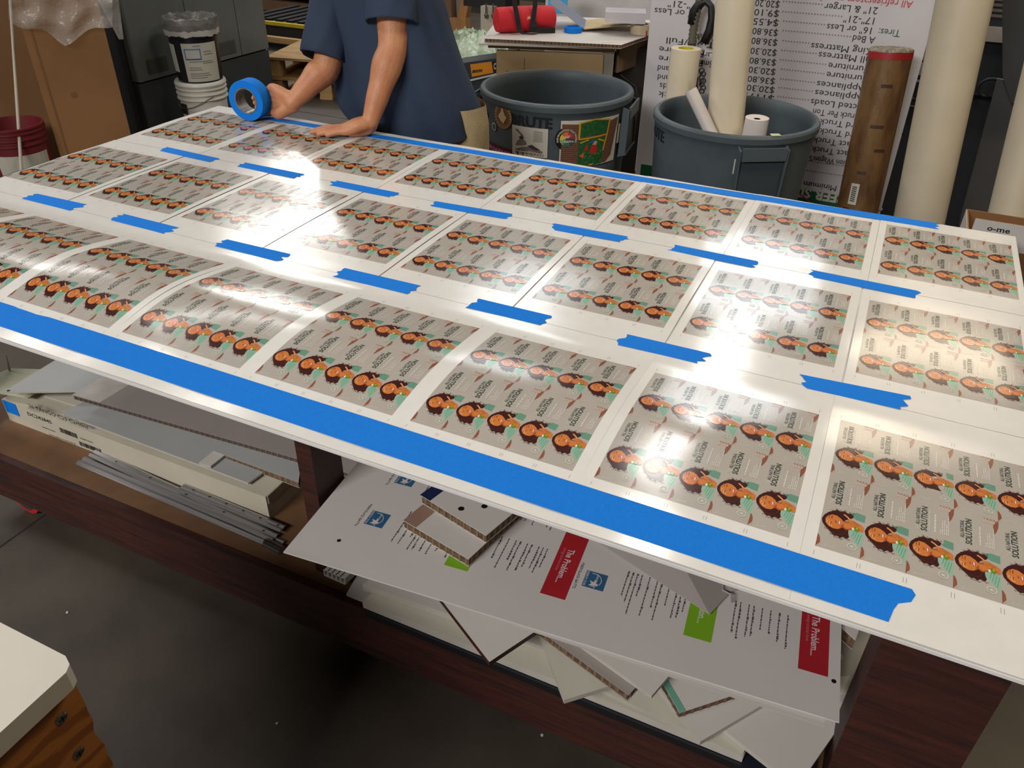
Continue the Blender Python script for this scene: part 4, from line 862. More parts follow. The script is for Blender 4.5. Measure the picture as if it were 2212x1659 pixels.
mb = MB(); s0 = .50; mb.add([onT(s_, ca_ + dx) for s_ in (s0, s0 + .085) for dx in (-.5, -.3, -.1)], [(0, 1, 4, 3), (1, 2, 5, 4)], M_stw)
for k in range(8): mb.add([onT(s0 + .012 + k * .008, ca_ - .42, .0036), onT(s0 + .012 + k * .008, ca_ - .2, .0036), onT(s0 + .016 + k * .008, ca_ - .2, .0036), onT(s0 + .016 + k * .008, ca_ - .42, .0036)], [(0, 1, 2, 3)], M_blk)
mb.build('barcode_label', bt_)
mb = MB(); mdk = mat('tube_dark_print', (72, 44, 32), .6)
for s_, da, wd in ((.12, -.1, .5), (.27, -.2, .6), (.36, .2, .5), (.45, -.35, .4), (.60, -.7, .35)): mb.add([onT(s_ + q_, ca_ + da + k * wd / 4, .0032) for q_ in (0, .012) for k in range(5)], [(k, k + 1, k + 6, k + 5) for k in range(4)], mdk)
mb.build('faded_print', bt_)
a, b = aty(2083, 0, 2.44), aty(1984, 475, 2.34); d = (b - a).normalized(); top = a - d * .6; bot = a + d * (a.z / -d.z)
tag(MB().tube([bot + Vector((0, 0, .02)), top], .088, mat('white_core_tube', (196, 184, 160), .55, var=.03), 44).build('white_tube', None, 40), 'thick cream-white tube leaning to the right of the brown wrapped tube', 'tube')
a, b = aty(2225, 290, 2.05), aty(2180, 470, 2.0); d = (b - a).normalized()
tag(MB().tube([a - d * .3, a + d * (a.z / -d.z - .02)], .062, mat('white_core_tube', (196, 184, 160), .55), 36).build('white_tube', None, 40), 'cream tube at the right edge of the view behind the open carton', 'tube')
# open carton near the far right table corner
p = atz(2150, 500, .74); ob_ = thing('open_carton', 'small open brown and white carton beside the far right table corner', 'carton', (2.63, 1.55, 0))
xa, xb2, ya_, yb_ = 2.44, 2.72, 1.40, 1.62; zt_ = .80
A_ = aty(2090, 452, 1.62); xa = A_.x; zt_ = A_.z; zf_ = aty(2150, 478, 1.40).z
mb = MB(); t_ = .004; zz = .12
for c_, s_ in (((xa, (1.40 + 1.62) / 2, (zt_ + zz) / 2), (t_, .22, zt_ - zz)), ((xa + .24, 1.51, (zt_ + zz) / 2), (t_, .22, zt_ - zz)), ((xa + .12, 1.40, (zf_ + zz) / 2), (.24, t_, zf_ - zz)), ((xa + .12, 1.62, (zt_ + zz) / 2), (.24, t_, zt_ - zz))): mb.box(c_, s_, M_cardb)
mb.box((xa + .12, 1.51, zt_ - .12), (.236, .216, .004), M_cardb); mb.box((xa + .12, 1.51, zz / 2), (.20, .18, zz), M_cardb); mb.build('carton_body', ob_)
tl_ = aty(2131, 497, 1.3964); mb = MB().box((xa + .12, 1.3972, zf_ - .035), (.24, .001, .07), M_wh1); mb.box((xa - .0026, 1.51, zt_ - .045), (.001, .22, .09), M_wh1)
text_on(mb, 'o-me', tl_, (1, 0, 0), (0, 0, 1), M_blk, width=.052, height=.014, bold=.02); mb.build('printed_side', ob_)
# ---- dark equipment on the right
M_mach = mat('dark_machine', (40, 42, 48), .45)
mr = thing('dark_machine', 'large dark machine with pale rail and louvred vent behind the white tube', 'machine', (2.6, 3.6, 0))
MB().box((2.55, 3.95, .35), (1.2, .5, .7), M_mach).build('lower_cabinet', mr)
MB().box((2.75, 3.85, 1.02), (1.1, .5, .66), mat('machine_blue_black', (34, 38, 46), .4)).build('upper_cabinet', mr)
a = aty(2008, 62, 3.58); MB().box((2.3, 3.58, a.z), (.9, .03, .06), mat('pale_rail', (150, 144, 140), .4)).build('rail', mr)
a = aty(2030, 40, 3.6); mb = MB()
for k in range(8): mb.box((2.25, 3.6, a.z + .03 + k * .022), (.5, .012, .012), mat('louvre', (96, 90, 82), .6))
mb.build('louvred_vent', mr)
mb = MB()
for u, v, r in ((1995, 150, .05), (1990, 190, .07), (1960, 260, .08), (2140, 190, .05)): p = aty(u, v, 3.45); mb.tube([p + Vector((r * math.cos(t_), 0, r * math.sin(t_) * .8)) for t_ in [2 * PI * i / 16 for i in range(13)]], .007, M_cab, 8)
mb.build('cable_coils', mr, True)
a = aty(2140, 66, 3.58); MB().box((2.62, 3.59, a.z), (.3, .012, .016), mat('grey_bar', (96, 100, 104), .5)).build('handle_bar', mr)
mr2 = thing('grey_panel', 'dark grey slanted metal panel at the right edge behind the leaning tubes', 'panel', (2.75, 2.9, 0))
q = [aty(2155, 170, 2.9), aty(2290, 200, 2.9), aty(2290, 560, 2.9), aty(2060, 560, 2.9), aty(2075, 470, 2.9)]
MB().prism(q, (0, .02, 0), mat('slate_panel', (78, 78, 78), .6)).build('lower_sheet', mr2)
q = [aty(2166, -30, 2.84), aty(2300, -30, 2.84), aty(2300, 225, 2.84), aty(2185, 222, 2.84), aty(2166, 165, 2.84)]
MB().prism(q, (0, .03, 0), mat('slate_dark', (52, 52, 54), .6)).build('upper_cover', mr2)
# ---- left: machine cabinet, buckets, tall cartons
M_mg = mat('cabinet_grey', (100, 104, 102), .5, var=.03); M_md = mat('cabinet_dark', (56, 60, 62), .5)
mc = thing('machine_cabinet', 'large grey two-tone machine cabinet behind the stacked buckets', 'cabinet', (-2.7, 3.45, 0))
xf = -2.2; y0m, y1m = 2.86, 4.09; zs_ = .372
MB().box((xf - .4, (y0m + y1m) / 2, .18), (.80, y1m - y0m, .36), M_md).build('plinth', mc)
mb = MB(); seams = [y0m, 3.36, 3.77, y1m]; M_seam = mat('seam', (30, 32, 34), .7)
ysm = [y0m] + [atx(u, 40, xf).y for u in (400, 508)] + [y1m]
for a, b in zip(ysm, ysm[1:]): mb.box((xf - .395, (a + b) / 2, (zs_ + 1.55) / 2), (.81, b - a - .006, 1.55 - zs_), M_mg)
mb.box((xf - .41, (y0m + y1m) / 2, .95), (.78, y1m - y0m - .01, 1.18), M_seam); mb.build('door_panel', mc)
for (u0, v0), (u1, v1) in (((316, 128), (358, 150)), ((452, 92), (506, 120))):
    a, b = atx(u0, (v0 + v1) / 2 + 6, xf), atx(u1, (v0 + v1) / 2 - 6, xf); z0 = a.z - .045; mb = MB().box((xf + .012, (a.y + b.y) / 2, a.z), (.003, b.y - a.y, .085), mat('vent_dark', (72, 72, 68), .6))
    for k in range(10): mb.box((xf + .0145, (a.y + b.y) / 2, a.z - .036 + k * .008), (.003, b.y - a.y - .01, .003), mat('vent_slat', (92, 92, 86), .6))
    mb.build('vent', mc)
MB().box((-2.75, y0m - .03, .78), (1.0, .05, 1.56), mat('black_side', (26, 26, 28), .6)).build('side_panel', mc)
M_wb = mat('white_bucket', (200, 196, 186), .45); M_bb = mat('black_bucket', (22, 22, 30), .35)
bx, by = -1.93, 3.10
def bucket(base, mt, label, h=.36, r0=.131, r1=.148, name='bucket', ribs=True):
    t = thing(name, label, 'bucket', base); B = Vector(base)
    pr = [(0, .006), (r0, .0), (r0 + .002, .02)]
    zz = h * .72
    def rr(z): return r0 + (r1 - r0) * z / h
    pr += [(rr(zz), zz)]
    for k in range(3): z = zz + .01 + k * .03; pr += [(rr(z), z), (r1 + .008, z + .003), (r1 + .008, z + .010), (rr(z + .013), z + .013)]
    pr += [(r1, h - .012), (r1 + .006, h - .01), (r1 + .006, h), (r1 - .004, h), (r1 - .006, h - .02), (r0 - .004, .02), (0, .02)]
    MB().lathe(B, pr, mt, 48).build('bucket_body', t, 35); return t
bk = bucket((bx, by, 0), M_wb, 'white plastic bucket under the black bucket by the machine cabinet')
ac = camang(bx, by)
hp_ = [Vector((bx + .157 * math.cos(ac + w_), by + .157 * math.sin(ac + w_), .30 - .075 * math.cos(w_ * .98 + .9) ** 2)) for w_ in np.linspace(-1.5, .4, 14)]
MB().tube(hp_, .0025, mat('wire', (150, 150, 148), .3, metal=1), 6).build('wire_handle', bk)
mb = MB().lathe((bx, by, .375), [(0, .004), (.150, .004), (.156, -.004), (.158, -.016), (.154, -.022)], M_wb, 48); mb.build('lid', bk, 35)
p = Vector((bx + .150 * math.cos(ac - 1.0), by + .150 * math.sin(ac - 1.0), .22)); MB().box(p, (.012, .04, .06), M_blk, ac - 1.0).build('side_clip', bk)
kb = bucket((bx + .01, by, .381), M_bb, 'black bucket with white label and bag liner, on the white bucket', .345, .134, .148)
mb = MB(); rl = lambda z: .134 + .014 * z / .345 + .003
def onK(a, z, off=0): return Vector((bx + .01 + (rl(z) + off) * math.cos(a), by + (rl(z) + off) * math.sin(a), .381 + z))
def kp(a0, a1, z0, z1, mt, off=0, n=10): mb.add([onK(a0 + (a1 - a0) * i / n, z, off) for z in (z0, z1) for i in range(n + 1)], [(i, i + 1, n + 2 + i, n + 1 + i) for i in range(n)], mt)
mlb = mat('bucket_label', (178, 176, 162), .5)
kp(ac - .58, ac + .95, .008, .232, mlb); kp(ac - 1.5, ac - .95, .06, .222, mlb)
inkb = mat('label_blue', (50, 60, 170), .5); inkc = mat('label_cyan', (50, 120, 190), .5); ing = mat('label_grey_ink', (110, 108, 98), .6)
for a0, a1, z0, z1, m_ in ((-.48, .18, .196, .202, inkc), (-.48, .18, .138, .145, inkb), (-.48, -.45, .138, .2, inkb), (.15, .18, .138, .2, inkb)): kp(ac + a0, ac + a1, z0, z1, m_, .0008)
for z, a0, a1 in ((.215, -.1, .2), (.125, -.35, .6), (.115, .2, .7), (.09, -.4, .1), (.078, -.4, .15), (.055, -.4, .4), (.043, -.4, .5), (.03, -.4, .3), (.165, .3, .7), (.18, .3, .65)): kp(ac + a0, ac + a1, z, z + .004, ing, .0008)
mb.build('label', kb)
bag = MB(); M_bag = mat('bin_liner', (120, 118, 112), .35, c2=(88, 86, 84), scale=20, bump=.4, bscale=30); r = random.Random(2); n = 48
rings = []
for rad, z in ((.157, .268), (.163, .30), (.166, .335), (.163, .362), (.156, .368), (.145, .36), (.135, .33), (.12, .25), (.10, .14)): rings.append([onK(2 * PI * i / n, z, 0) + Vector(((rad - rl(z) + r.uniform(-.003, .003)) * math.cos(2 * PI * i / n), (rad - rl(z) + r.uniform(-.003, .003)) * math.sin(2 * PI * i / n), r.uniform(-.006, .006))) for i in range(n)])
for j in range(len(rings) - 1): bag.add(rings[j] + rings[j + 1], [(i, (i + 1) % n, n + (i + 1) % n, n + i) for i in range(n)], M_bag if j else mat('liner_white_hem', (186, 184, 176), .4))
bag.build('bag_liner', kb, True)
# tall cartons with a sheet of plastic
yc_ = 2.34
def vx(u, v): return aty(u, v, yc_).x
xb_ = vx(255, 180); cn = Vector((.787, -.617, 0)); ctg = Vector((.617, .787, 0)); Pr = Vector((xb_, yc_, 0))
def face(u, v, off=0):                         # point on the carton's front face seen at (u, v)
    d_ = Vector(ray(u, v)); o_ = Vector(CAM); return o_ + d_ * ((Pr + cn * off - o_).dot(cn) / d_.dot(cn))
fl_ = face(83, 180); Pl = Vector((fl_.x, fl_.y, 0)); up_ = Vector((0, 0, 1.4))
tc = thing('tall_carton', 'tall brown cardboard carton leaning at the upper left under clear plastic', 'carton', (Pl + Pr) / 2)
MB().prism([Pl, Pr, Pr + up_, Pl + up_], cn * -.16, M_cardb).build('carton_body', tc)
p = face(160, 205, .002); MB().lathe(p, [(0, 0), (.016, 0)], mat('carton_dent', (120, 84, 52), .9), 10, cn).build('dent', tc)
f0 = Pl + ctg * .035 + cn * .002; MB().prism([f0, f0 + ctg * .008, f0 + ctg * .008 + up_, f0 + up_], cn * -.004, mat('cardboard_fold_shade', (118, 82, 48), .9)).build('corner_fold', tc)  # fold drawn as a darker strip, its shading put into the colour
q0 = Pl - ctg * .0 - cn * .36
tag(MB().prism([q0 - ctg * .55, q0, q0 + up_ * 1.03, q0 - ctg * .55 + up_ * 1.03], cn * -.12, mat('darker_cardboard', (126, 90, 56), .85, var=.07, scale=3)).build('cardboard_stack', loc=q0 - ctg * .25), 'darker flattened cardboard stack left of the tall carton', 'cardboard')
M_film = mat('clear_film', (220, 214, 204), .22, alpha=.30, bump=.9, bscale=22); pl_ = MB(); nx, nz = 22, 12; r = random.Random(9)
def film(u, v, dy): return face(u, v, .04 - dy)
g = []
for j in range(nz + 1):
    for i in range(nx + 1):
        s_, t_ = i / nx, j / nz; u = 18 + 225 * s_; low = 92 - 70 * abs(s_ - .55) * 1.3 + 8 * math.sin(s_ * 14); v = -60 + (low + 60) * t_
        g.append(film(u, v, -.02 * math.sin(s_ * 19 + t_ * 3) - .012 * math.sin(t_ * 15 + s_ * 6)))
pl_.add(g, [(j * (nx + 1) + i, j * (nx + 1) + i + 1, (j + 1) * (nx + 1) + i + 1, (j + 1) * (nx + 1) + i) for j in range(nz) for i in range(nx)], M_film)
g = []
for j in range(9):
    for i in range(5): s_, t_ = i / 4, j / 8; g.append(film(205 + 50 * s_ * (1 - t_ * .8) + 52 * t_, -10 + 95 * t_, -.01 * math.sin(s_ * 9 + t_ * 7)))
pl_.add(g, [(j * 5 + i, j * 5 + i + 1, j * 5 + i + 6, j * 5 + i + 5) for j in range(8) for i in range(4)], M_film)
tag(pl_.build('plastic_film', None, True), 'crumpled clear plastic film draped over the tall cartons', 'film')
# red bucket and stick
rb_ = bucket((-2.11, 1.90, 0), mat('red_bucket', (104, 26, 32), .5), 'dark red bucket with a white label at the left edge', .37, .135, .15)
def onR(a, z, off=.004): q_ = .135 + .015 * z / .37 + off; return Vector((-2.11 + q_ * math.cos(a), 1.90 + q_ * math.sin(a), z))
ar = camang(-2.11, 1.90); mb = MB(); n = 10
mb.add([onR(ar - .9 + 1.9 * i / n, z) for z in (.05, .235) for i in range(n + 1)], [(i, i + 1, n + 2 + i, n + 1 + i) for i in range(n)], mlb); mb.build('label', rb_)
a, b = dep(12, -160, 4.15), dep(41, 290, 4.12); d = (b - a).normalized()
tag(MB().tube([a, b + d * .28], .008, mat('pale_stick', (170, 160, 146), .6), 12).build('stick', None, 40), 'thin pale stick standing in the dark red bucket', 'stick')
# pallets and low racks beyond the cabinet
M_pal = mat('pallet_wood', (184, 148, 96), .75, c2=(150, 116, 74), stretch=(1, 5, 5), scale=3)
pc = Vector((-1.98, 4.75, 0)); pang = .25
def pallet(z0, label):
    t = thing('wooden_pallet', label, 'pallet', (pc.x, pc.y, z0), 'stacked wooden pallets'); M = Matrix.Rotation(pang, 3, 'Z')
    def b_(x, y, z, sx, sy, sz, nm): MB().box(pc + M @ Vector((x, y, 0)) + Vector((0, 0, z0 + z)), (sx, sy, sz), M_pal, pang).build(nm, t)
    b_(0, 0, .133, .92, 1.0, .018, 'deck')
    for x in (-.4, 0, .4):
        b_(x, 0, .009, .10, 1.0, .018, 'bottom_board')
        for y in (-.44, 0, .44): b_(x, y, .071, .10, .10, .105, 'block')
pallet(0, 'lower pale wooden pallet on the floor behind the person'); pallet(.145, 'upper pale wooden pallet with smooth deck behind the person')
rk = thing('low_rack', 'low dark rack with yellow edge strip beyond the pallets', 'rack', (-2.9, 5.9, 0))
MB().box((-3.0, 6.15, .10), (2.0, 1.0, .2), mat('rack_dark', (44, 42, 40), .6)).build('rack_body', rk)
a = aty(570, 62, 5.64); MB().box((-3.0, 5.64, .215), (2.0, .04, .03), mat('yellow_strip', (190, 168, 30), .5)).build('yellow_edge', rk)
mb = MB()
for k in range(14): mb.box((-3.9 + k * .13, 6.2, .21), (.07, .8, .02), M_black)
mb.build('ribbed_mat', rk); MB().box((-3.0, 5.56, .09), (2.0, .06, .05), M_pal).build('wood_lip', rk)
t = thing('dark_crate', 'stack of brown boards and a black box at the top left background', 'crate', (-3.9, 7.4, 0))
for k in range(3): MB().box((-4.2, 7.4, .1 + k * .16), (1.8, .7, .11), mat('old_boards', (110, 84, 58), .8)).build('board', t)
MB().box((-3.35, 7.3, .35), (.6, .6, .7), M_mach).build('black_box', t)
t = thing('dark_shelving', 'dark storage shelving filling the background behind the person', 'shelving', (-1.6, 8.6, 0))
MB().box((-1.6, 8.7, .9), (7.5, .6, 1.8), mat('shelving_dark', (58, 52, 46), .7, scale=3, var=.2)).build('shelf_body', t)
for k in range(3): MB().box((-1.6, 8.38, .15 + k * .5), (7.5, .03, .06), mat('shelf_lip', (96, 78, 56), .7)).build('shelf_board', t)
# wooden frame, dark things, white carton right of the person
wf = thing('timber_crate', 'upright timber crate frame behind the person and the speaker bench', 'frame', (-.52, 4.3, 0)); M_tim = mat('timber', (158, 112, 60), .7, c2=(112, 76, 42), stretch=(6, 6, 1), scale=4)
yf2 = 4.3
ty_ = [0]
def tim(u0, v0, u1, v1, wd, nm='post', mt=None):
    ty_[0] += .012
    a, b = aty(u0, v0, yf2), aty(u1, v1, yf2); dd = (b - a).normalized(); n_ = Vector((dd.z, 0, -dd.x)) * wd / 2
    MB().prism([q_ - Vector((0, ty_[0], 0)) for q_ in (a - n_, b - n_, b + n_, a + n_)], (0, .06, 0), mt or M_tim).build(nm, wf)
tim(962, -60, 985, 330, .07, 'post', mat('dark_timber', (100, 72, 48), .7)); tim(1014, -30, 996, 60, .06); tim(960, 54, 1012, 56, .10, 'crosspiece'); tim(1000, 62, 1010, 330, .07)
MB().box(aty(992, 20, 4.38), (.10, .03, .30), mat('pale_sheet_behind', (132, 120, 108), .7)).build('panel', wf)
t = thing('white_box', 'white narrow box with two dark oval hooks beside the red speaker', 'box', aty(1052, 62, 3.75)); p = aty(1052, 38, 3.75)
t.location = (p.x, 3.8, 0)
MB().box((p.x, 3.80, p.z / 2 + .04), (.085, .10, p.z + .04), mat('offwhite_box', (168, 158, 144), .5)).build('box_body', t)
for u in (1050, 1065): q_ = aty(u, 32, 3.73); mb = MB().tube([q_ + Vector((0, 0, .06)), q_ + Vector((0, 0, .01)), q_, q_ - Vector((0, 0, .02))], [.004, .006, .013, .008], mat('hook_grey', (78, 74, 64), .5), 12); mb.build('hook', t)
tag(MB().box(aty(1062, -8, 3.9), (.28, .2, .10), M_black).build('black_case'), 'black rounded case above the white narrow box at the top edge', 'case')
MBb = MB().box((aty(1030, 60, 3.95).x + .0, 4.0, .31), (.36, .3, .62), mat('dark_stand_green', (70, 72, 64), .7)); tag(MBb.build('dark_stand'), 'dark low stand behind the bag of plastic wrap', 'stand')
# bin with clear bag of wrap, orange label box
c3 = Vector((-.14, 3.45, 0)); t = thing('refuse_bin', 'dark grey bin full of clear greenish plastic wrap, behind the beige bench', 'bin', c3)
MB().lathe(c3, [(0, .01), (.2, 0), (.235, .60), (.25, .60), (.25, .64), (.235, .64), (.2, .1), (0, .1)], mat('dark_bin', (56, 64, 66), .5), 48).build('bin_body', t, 35)
bg = MB(); r = random.Random(12); n = 30; M_wrap = mat('greenish_wrap', (188, 198, 176), .25, c2=(130, 150, 120), scale=26, bump=.8, bscale=30)
rg = []
for rad, z in ((.252, .60), (.26, .63), (.24, .67), (.19, .70), (.12, .735), (.05, .76), (.0, .75)): rg.append([c3 + Vector(((rad + r.uniform(-.02, .02) * (rad > 0)) * math.cos(2 * PI * i / n), (rad + r.uniform(-.02, .02) * (rad > 0)) * math.sin(2 * PI * i / n), z + r.uniform(-.018, .018))) for i in range(n)])
for j in range(len(rg) - 1): bg.add(rg[j] + rg[j + 1], [(i, (i + 1) % n, n + (i + 1) % n, n + i) for i in range(n)], M_wrap)
for k in range(7):
    a = c3 + Vector((r.uniform(-.12, .14), r.uniform(-.15, .1), .70)); bg.add([a, a + Vector((.05, .01, .02)), a + Vector((.03, .0, r.uniform(.06, .1))), a + Vector((-.02, .01, .05))], [(0, 1, 2, 3)], M_wrap)
bg.build('plastic_wrap', t)
t = thing('battery_case', 'dark case with orange label partly hidden behind the bench and bins', 'case', (.22, 2.86, 0))
a, b, c_, d_ = aty(1016, 139, 2.72), aty(1062, 133, 2.72), aty(1066, 157, 2.72), aty(1020, 166, 2.72); e1 = aty(1078, 130, 2.72); e2 = aty(1082, 154, 2.72)
bx0 = a + (a - b) * 1.3; 
MB().prism([bx0 + Vector((0, 0, .01)), e1 + (e1 - a) * .05 + Vector((0, 0, .01)), Vector((e2.x, 2.72, 0)), Vector((bx0.x, 2.72, 0))], (0, .22, 0), mat('charcoal_case', (46, 50, 56), .5), M_dark).build('case_body', t)
mb = MB().prism([a, b, c_, d_], (0, -.002, 0), mat('orange_label', (214, 136, 20), .5))
vx_ = (b - a).normalized(); vy_ = Vector((0, 0, 1)); text_on(mb, 'ERSON', a.lerp(d_, .68) + vx_ * .004 + Vector((0, -.003, .0)), vx_, vy_, M_blk, width=.058, height=.012, bold=.05, shear=.3); mb.build('orange_label', t)
mb = MB().prism([b + vx_ * .002, e1, e2, c_ + vx_ * .002], (0, -.002, 0), M_blk); text_on(mb, 'C', b.lerp(c_, .7) + vx_ * .006 + Vector((0, -.003, 0)), vx_, vy_, M_stw, width=.012, height=.028, bold=.03); mb.build('black_label', t)
MB().prism([aty(1014, 172, 2.71), aty(1082, 156, 2.71), aty(1082, 160, 2.71), aty(1014, 176, 2.71)], (0, -.002, 0), M_stw).build('white_edge', t)
# ================================================================ THE PERSON
def capsule(mb, pts, mt=None, n=14):
    """tapered rounded limb along (point, radius) pairs"""
    P_, R_l = [Vector(p) for p, r in pts], [r for p, r in pts]
    d0 = (P_[1] - P_[0]).normalized(); d1 = (P_[-1] - P_[-2]).normalized()
    a = [P_[0] - d0 * R_l[0] * math.cos(t_) for t_ in (.25, .8, 1.2)]; ra = [R_l[0] * math.sin(t_) for t_ in (.25, .8, 1.2)]
    b = [P_[-1] + d1 * R_l[-1] * math.cos(t_) for t_ in (1.2, .8, .25)]; rb = [R_l[-1] * math.sin(t_) for t_ in (1.2, .8, .25)]
    fp, fr_ = [], []
    for i in range(len(P_) - 1):                      # smooth interpolation of the joints
        p0, p1, p2, p3 = P_[max(i - 1, 0)], P_[i], P_[i + 1], P_[min(i + 2, len(P_) - 1)]
        for k in range(4):
            t_ = k / 4; q_ = .5 * ((2 * p1) + (p2 - p0) * t_ + (2 * p0 - 5 * p1 + 4 * p2 - p3) * t_ * t_ + (3 * p1 - p0 - 3 * p2 + p3) * t_ ** 3)
            fp.append(q_); fr_.append(R_l[i] + (R_l[i + 1] - R_l[i]) * (3 * t_ * t_ - 2 * t_ ** 3))
    fp.append(P_[-1]); fr_.append(R_l[-1])
    mb.tube(a + fp + b, ra + fr_ + rb, mt or M_skin, n)
def remesh(mb, name, vox, parent, smooth=6, mats=(M_skin,)):
    o = mb.build(name, parent, True)
    m_ = o.modifiers.new('r', 'REMESH'); m_.mode = 'VOXEL'; m_.voxel_size = vox; m_.use_smooth_shade = True
    s_ = o.modifiers.new('s', 'SMOOTH'); s_.iterations = smooth; s_.factor = .5
    return o
pe = thing('person', 'person in navy t-shirt and khaki shorts leaning over the table, pressing down blue tape', 'person', (.66, 1.56, 0))
TZ = T + .0025
lw = atz(800, 262, TZ + .047)          # left wrist, pressed on the table
le = aty(848, 100, 1.335); ls = aty(852, -60, 1.42)
rw = atz(632, 222, TZ + .066); re_ = aty(706, 142, 1.33); rs_ = aty(738, -45, 1.46)
pel = Vector((.68, 1.52, .90)); chest = Vector((.58, 1.50, 1.20)); neck = Vector((.56, 1.44, 1.40)); head = Vector((.545, 1.36, 1.55))
sk = MB()
capsule(sk, [(pel, .115), (pel.lerp(chest, .5), .105), (chest, .105), (neck + Vector((0, .02, -.08)), .075), (neck, .058), (head + Vector((0, .03, -.04)), .06)], n=20)
for s_ in (-1, 1): capsule(sk, [(pel + Vector((.06 * s_, 0, .0)), .105), (pel.lerp(chest, .5) + Vector((.05 * s_, 0, 0)), .09), (chest + Vector((.06 * s_, 0, -.05)), .09), (chest + Vector((.07 * s_, -.01, .05)), .07)], n=16)
capsule(sk, [(neck - Vector((0, 0, .06)), .06), (ls + Vector((-.02, 0, 0)), .055)]); capsule(sk, [(neck - Vector((0, 0, .06)), .06), (rs_ + Vector((.02, 0, 0)), .055)])
capsule(sk, [(ls, .056), (ls.lerp(le, .5), .053), (le, .044), (le.lerp(lw, .25), .047), (le.lerp(lw, .6), .036), (lw, .026)], n=18)
capsule(sk, [(rs_, .056), (rs_.lerp(re_, .5), .053), (re_, .045), (re_.lerp(rw, .25), .046), (re_.lerp(rw, .6), .036), (rw, .026)], n=18)
for s_, fx, fy in ((-1, .56, 1.62), (1, .80, 1.66)):
    hipj = pel + Vector((.09 * s_, 0, -.03)); kn = Vector((fx, fy - .06, .50)); an = Vector((fx, fy, .08))
    capsule(sk, [(hipj, .10), (hipj.lerp(kn, .5), .085), (kn, .06), (kn.lerp(an, .3) + Vector((0, .015, 0)), .058), (an, .036)], n=16)
# head: skull, jaw, nose, ears
dn = Vector((0, -.62, -.78)).normalized()               # where the face looks
upv = Vector((0, -.78, .62)); hc = head + Vector((0, -.01, .02))
capsule(sk, [(hc + upv * .035, .088), (hc + dn * .02 - upv * .02, .075), (hc + dn * .045 - upv * .075, .045)], n=20)
capsule(sk, [(hc + dn * .088 + upv * .005, .010), (hc + dn * .108 - upv * .022, .013)]); 
for s_ in (-1, 1): capsule(sk, [(hc + Vector((.080 * s_, 0, 0)) + upv * .015, .014), (hc + Vector((.078 * s_, 0, 0)) - upv * .025, .010)])
# left hand flat on the prints: fingers towards image left, thumb on the body side
tips = [atz(668, 283, TZ + .008), atz(673, 287, TZ + .008), atz(688, 291, TZ + .008), atz(708, 293, TZ + .008)]
tips[0] = tips[0] + Vector((.012, .018, 0))
across = Vector((.12, -1, 0)).normalized()
pc_ = lw.lerp(sum(tips, Vector()) / 4, .48)
for k, tp_ in enumerate(tips):
    kn = lw.lerp(tp_, .50) ; kn = Vector((kn.x, lw.y + (tips[k].y - lw.y) * .62 + 0, TZ + .022)) 
    m1 = kn.lerp(tp_, .5) + Vector((0, 0, .004))
    w0 = lw + across * (-.014 + .010 * k)
    capsule(sk, [(w0 + Vector((-.01, 0, -.004)), .020), (w0.lerp(kn, .5) + Vector((0, 0, .002)), .0185), (kn, .0135), (m1, .0102), (tp_ + Vector((0, 0, .001)), .0078)], n=12)
hl_ = atz(797, 280, TZ + .02)
capsule(sk, [(lw, .026), (hl_ + Vector((-.004, .004, .002)), .020), (hl_.lerp(tips[3], .45) + Vector((0, .004, .0)), .016)], n=14)
tb0 = lw + Vector((-.03, .03, -.02)); capsule(sk, [(lw + Vector((-.005, .01, -.008)), .019), (tb0, .016), (tb0 + Vector((-.035, .035, -.004)), .0115), (tb0 + Vector((-.065, .045, -.006)), .009)], n=12)
# tape roll held by the right hand
RC = atz(540, 214, T + .0665); toC = (Vector(CAM) - RC).normalized()
ir = Vector(CR[0]); iu = -Vector(CR[1])                  # image right and up as world directions
axR = (toC * .80 - ir * .52 - iu * .20).normalized()
axR = Vector((axR.x, axR.y, axR.z * .55)).normalized(); RR = .0625; RW = .048
RC = Vector((RC.x, RC.y, TZ + .0008 + math.sqrt(max(0, (RR * math.sqrt(1 - axR.z ** 2)) ** 2)) + abs(axR.z) * RW / 2))
rl_ = thing('tape_roll', 'big blue tape roll with clear core held upright by the person on the table', 'tape roll', RC - Vector((0, 0, RR)))
ring(RC - axR * RW / 2, .041, RR, RW, M_tape, axR, 64).build('tape_winding', rl_, 40)
mb = MB(); mb.lathe(RC - axR * (RW / 2 + .0005), [(.0375, 0), (.0405, 0), (.0405, RW + .001), (.0375, RW + .001), (.0375, 0)], mat('grey_card_core', (142, 134, 126), .35, c2=(96, 92, 88), scale=50), 48, axR); mb.build('core', rl_, 40)
# right hand: palm behind the roll's right side, three fingers curling through the core, thumb below
u1 = (ir - axR * ir.dot(axR)).normalized(); v1 = axR.cross(u1); v1 = v1 if v1.dot(iu) > 0 else -v1
def rp(a, r, t_): return RC + u1 * (r * math.cos(a)) + v1 * (r * math.sin(a)) + axR * t_
palm = rp(-.15, .088, -.018)
for k, (aa, hz_) in enumerate(((.55, .020), (.22, .004), (-.10, -.013), (-.42, None))):
    kn = rp(aa * .8 + .02, .080, -.030); back = rp(aa * .9, .056, -RW / 2 - .014)
    w0 = rw + v1 * (.012 - .008 * k)
    if hz_ is None: capsule(sk, [(w0, .021), (w0.lerp(kn, .6), .0185), (kn, .0125), (back, .010), (rp(-.2, .030, -RW / 2 - .016), .0075)], n=12); continue
    q1 = RC + u1 * .030 + v1 * hz_ - axR * (RW / 2 + .006); q2 = RC + u1 * .027 + v1 * (hz_ - .003); q3 = RC + u1 * .024 + v1 * (hz_ - .011) + axR * (.016 - .004 * k)
    capsule(sk, [(w0, .021), (w0.lerp(kn, .6), .0185), (kn, .0135), (back, .0105), (q1, .0092), (q2, .0085), (q3, .0070)], n=12)
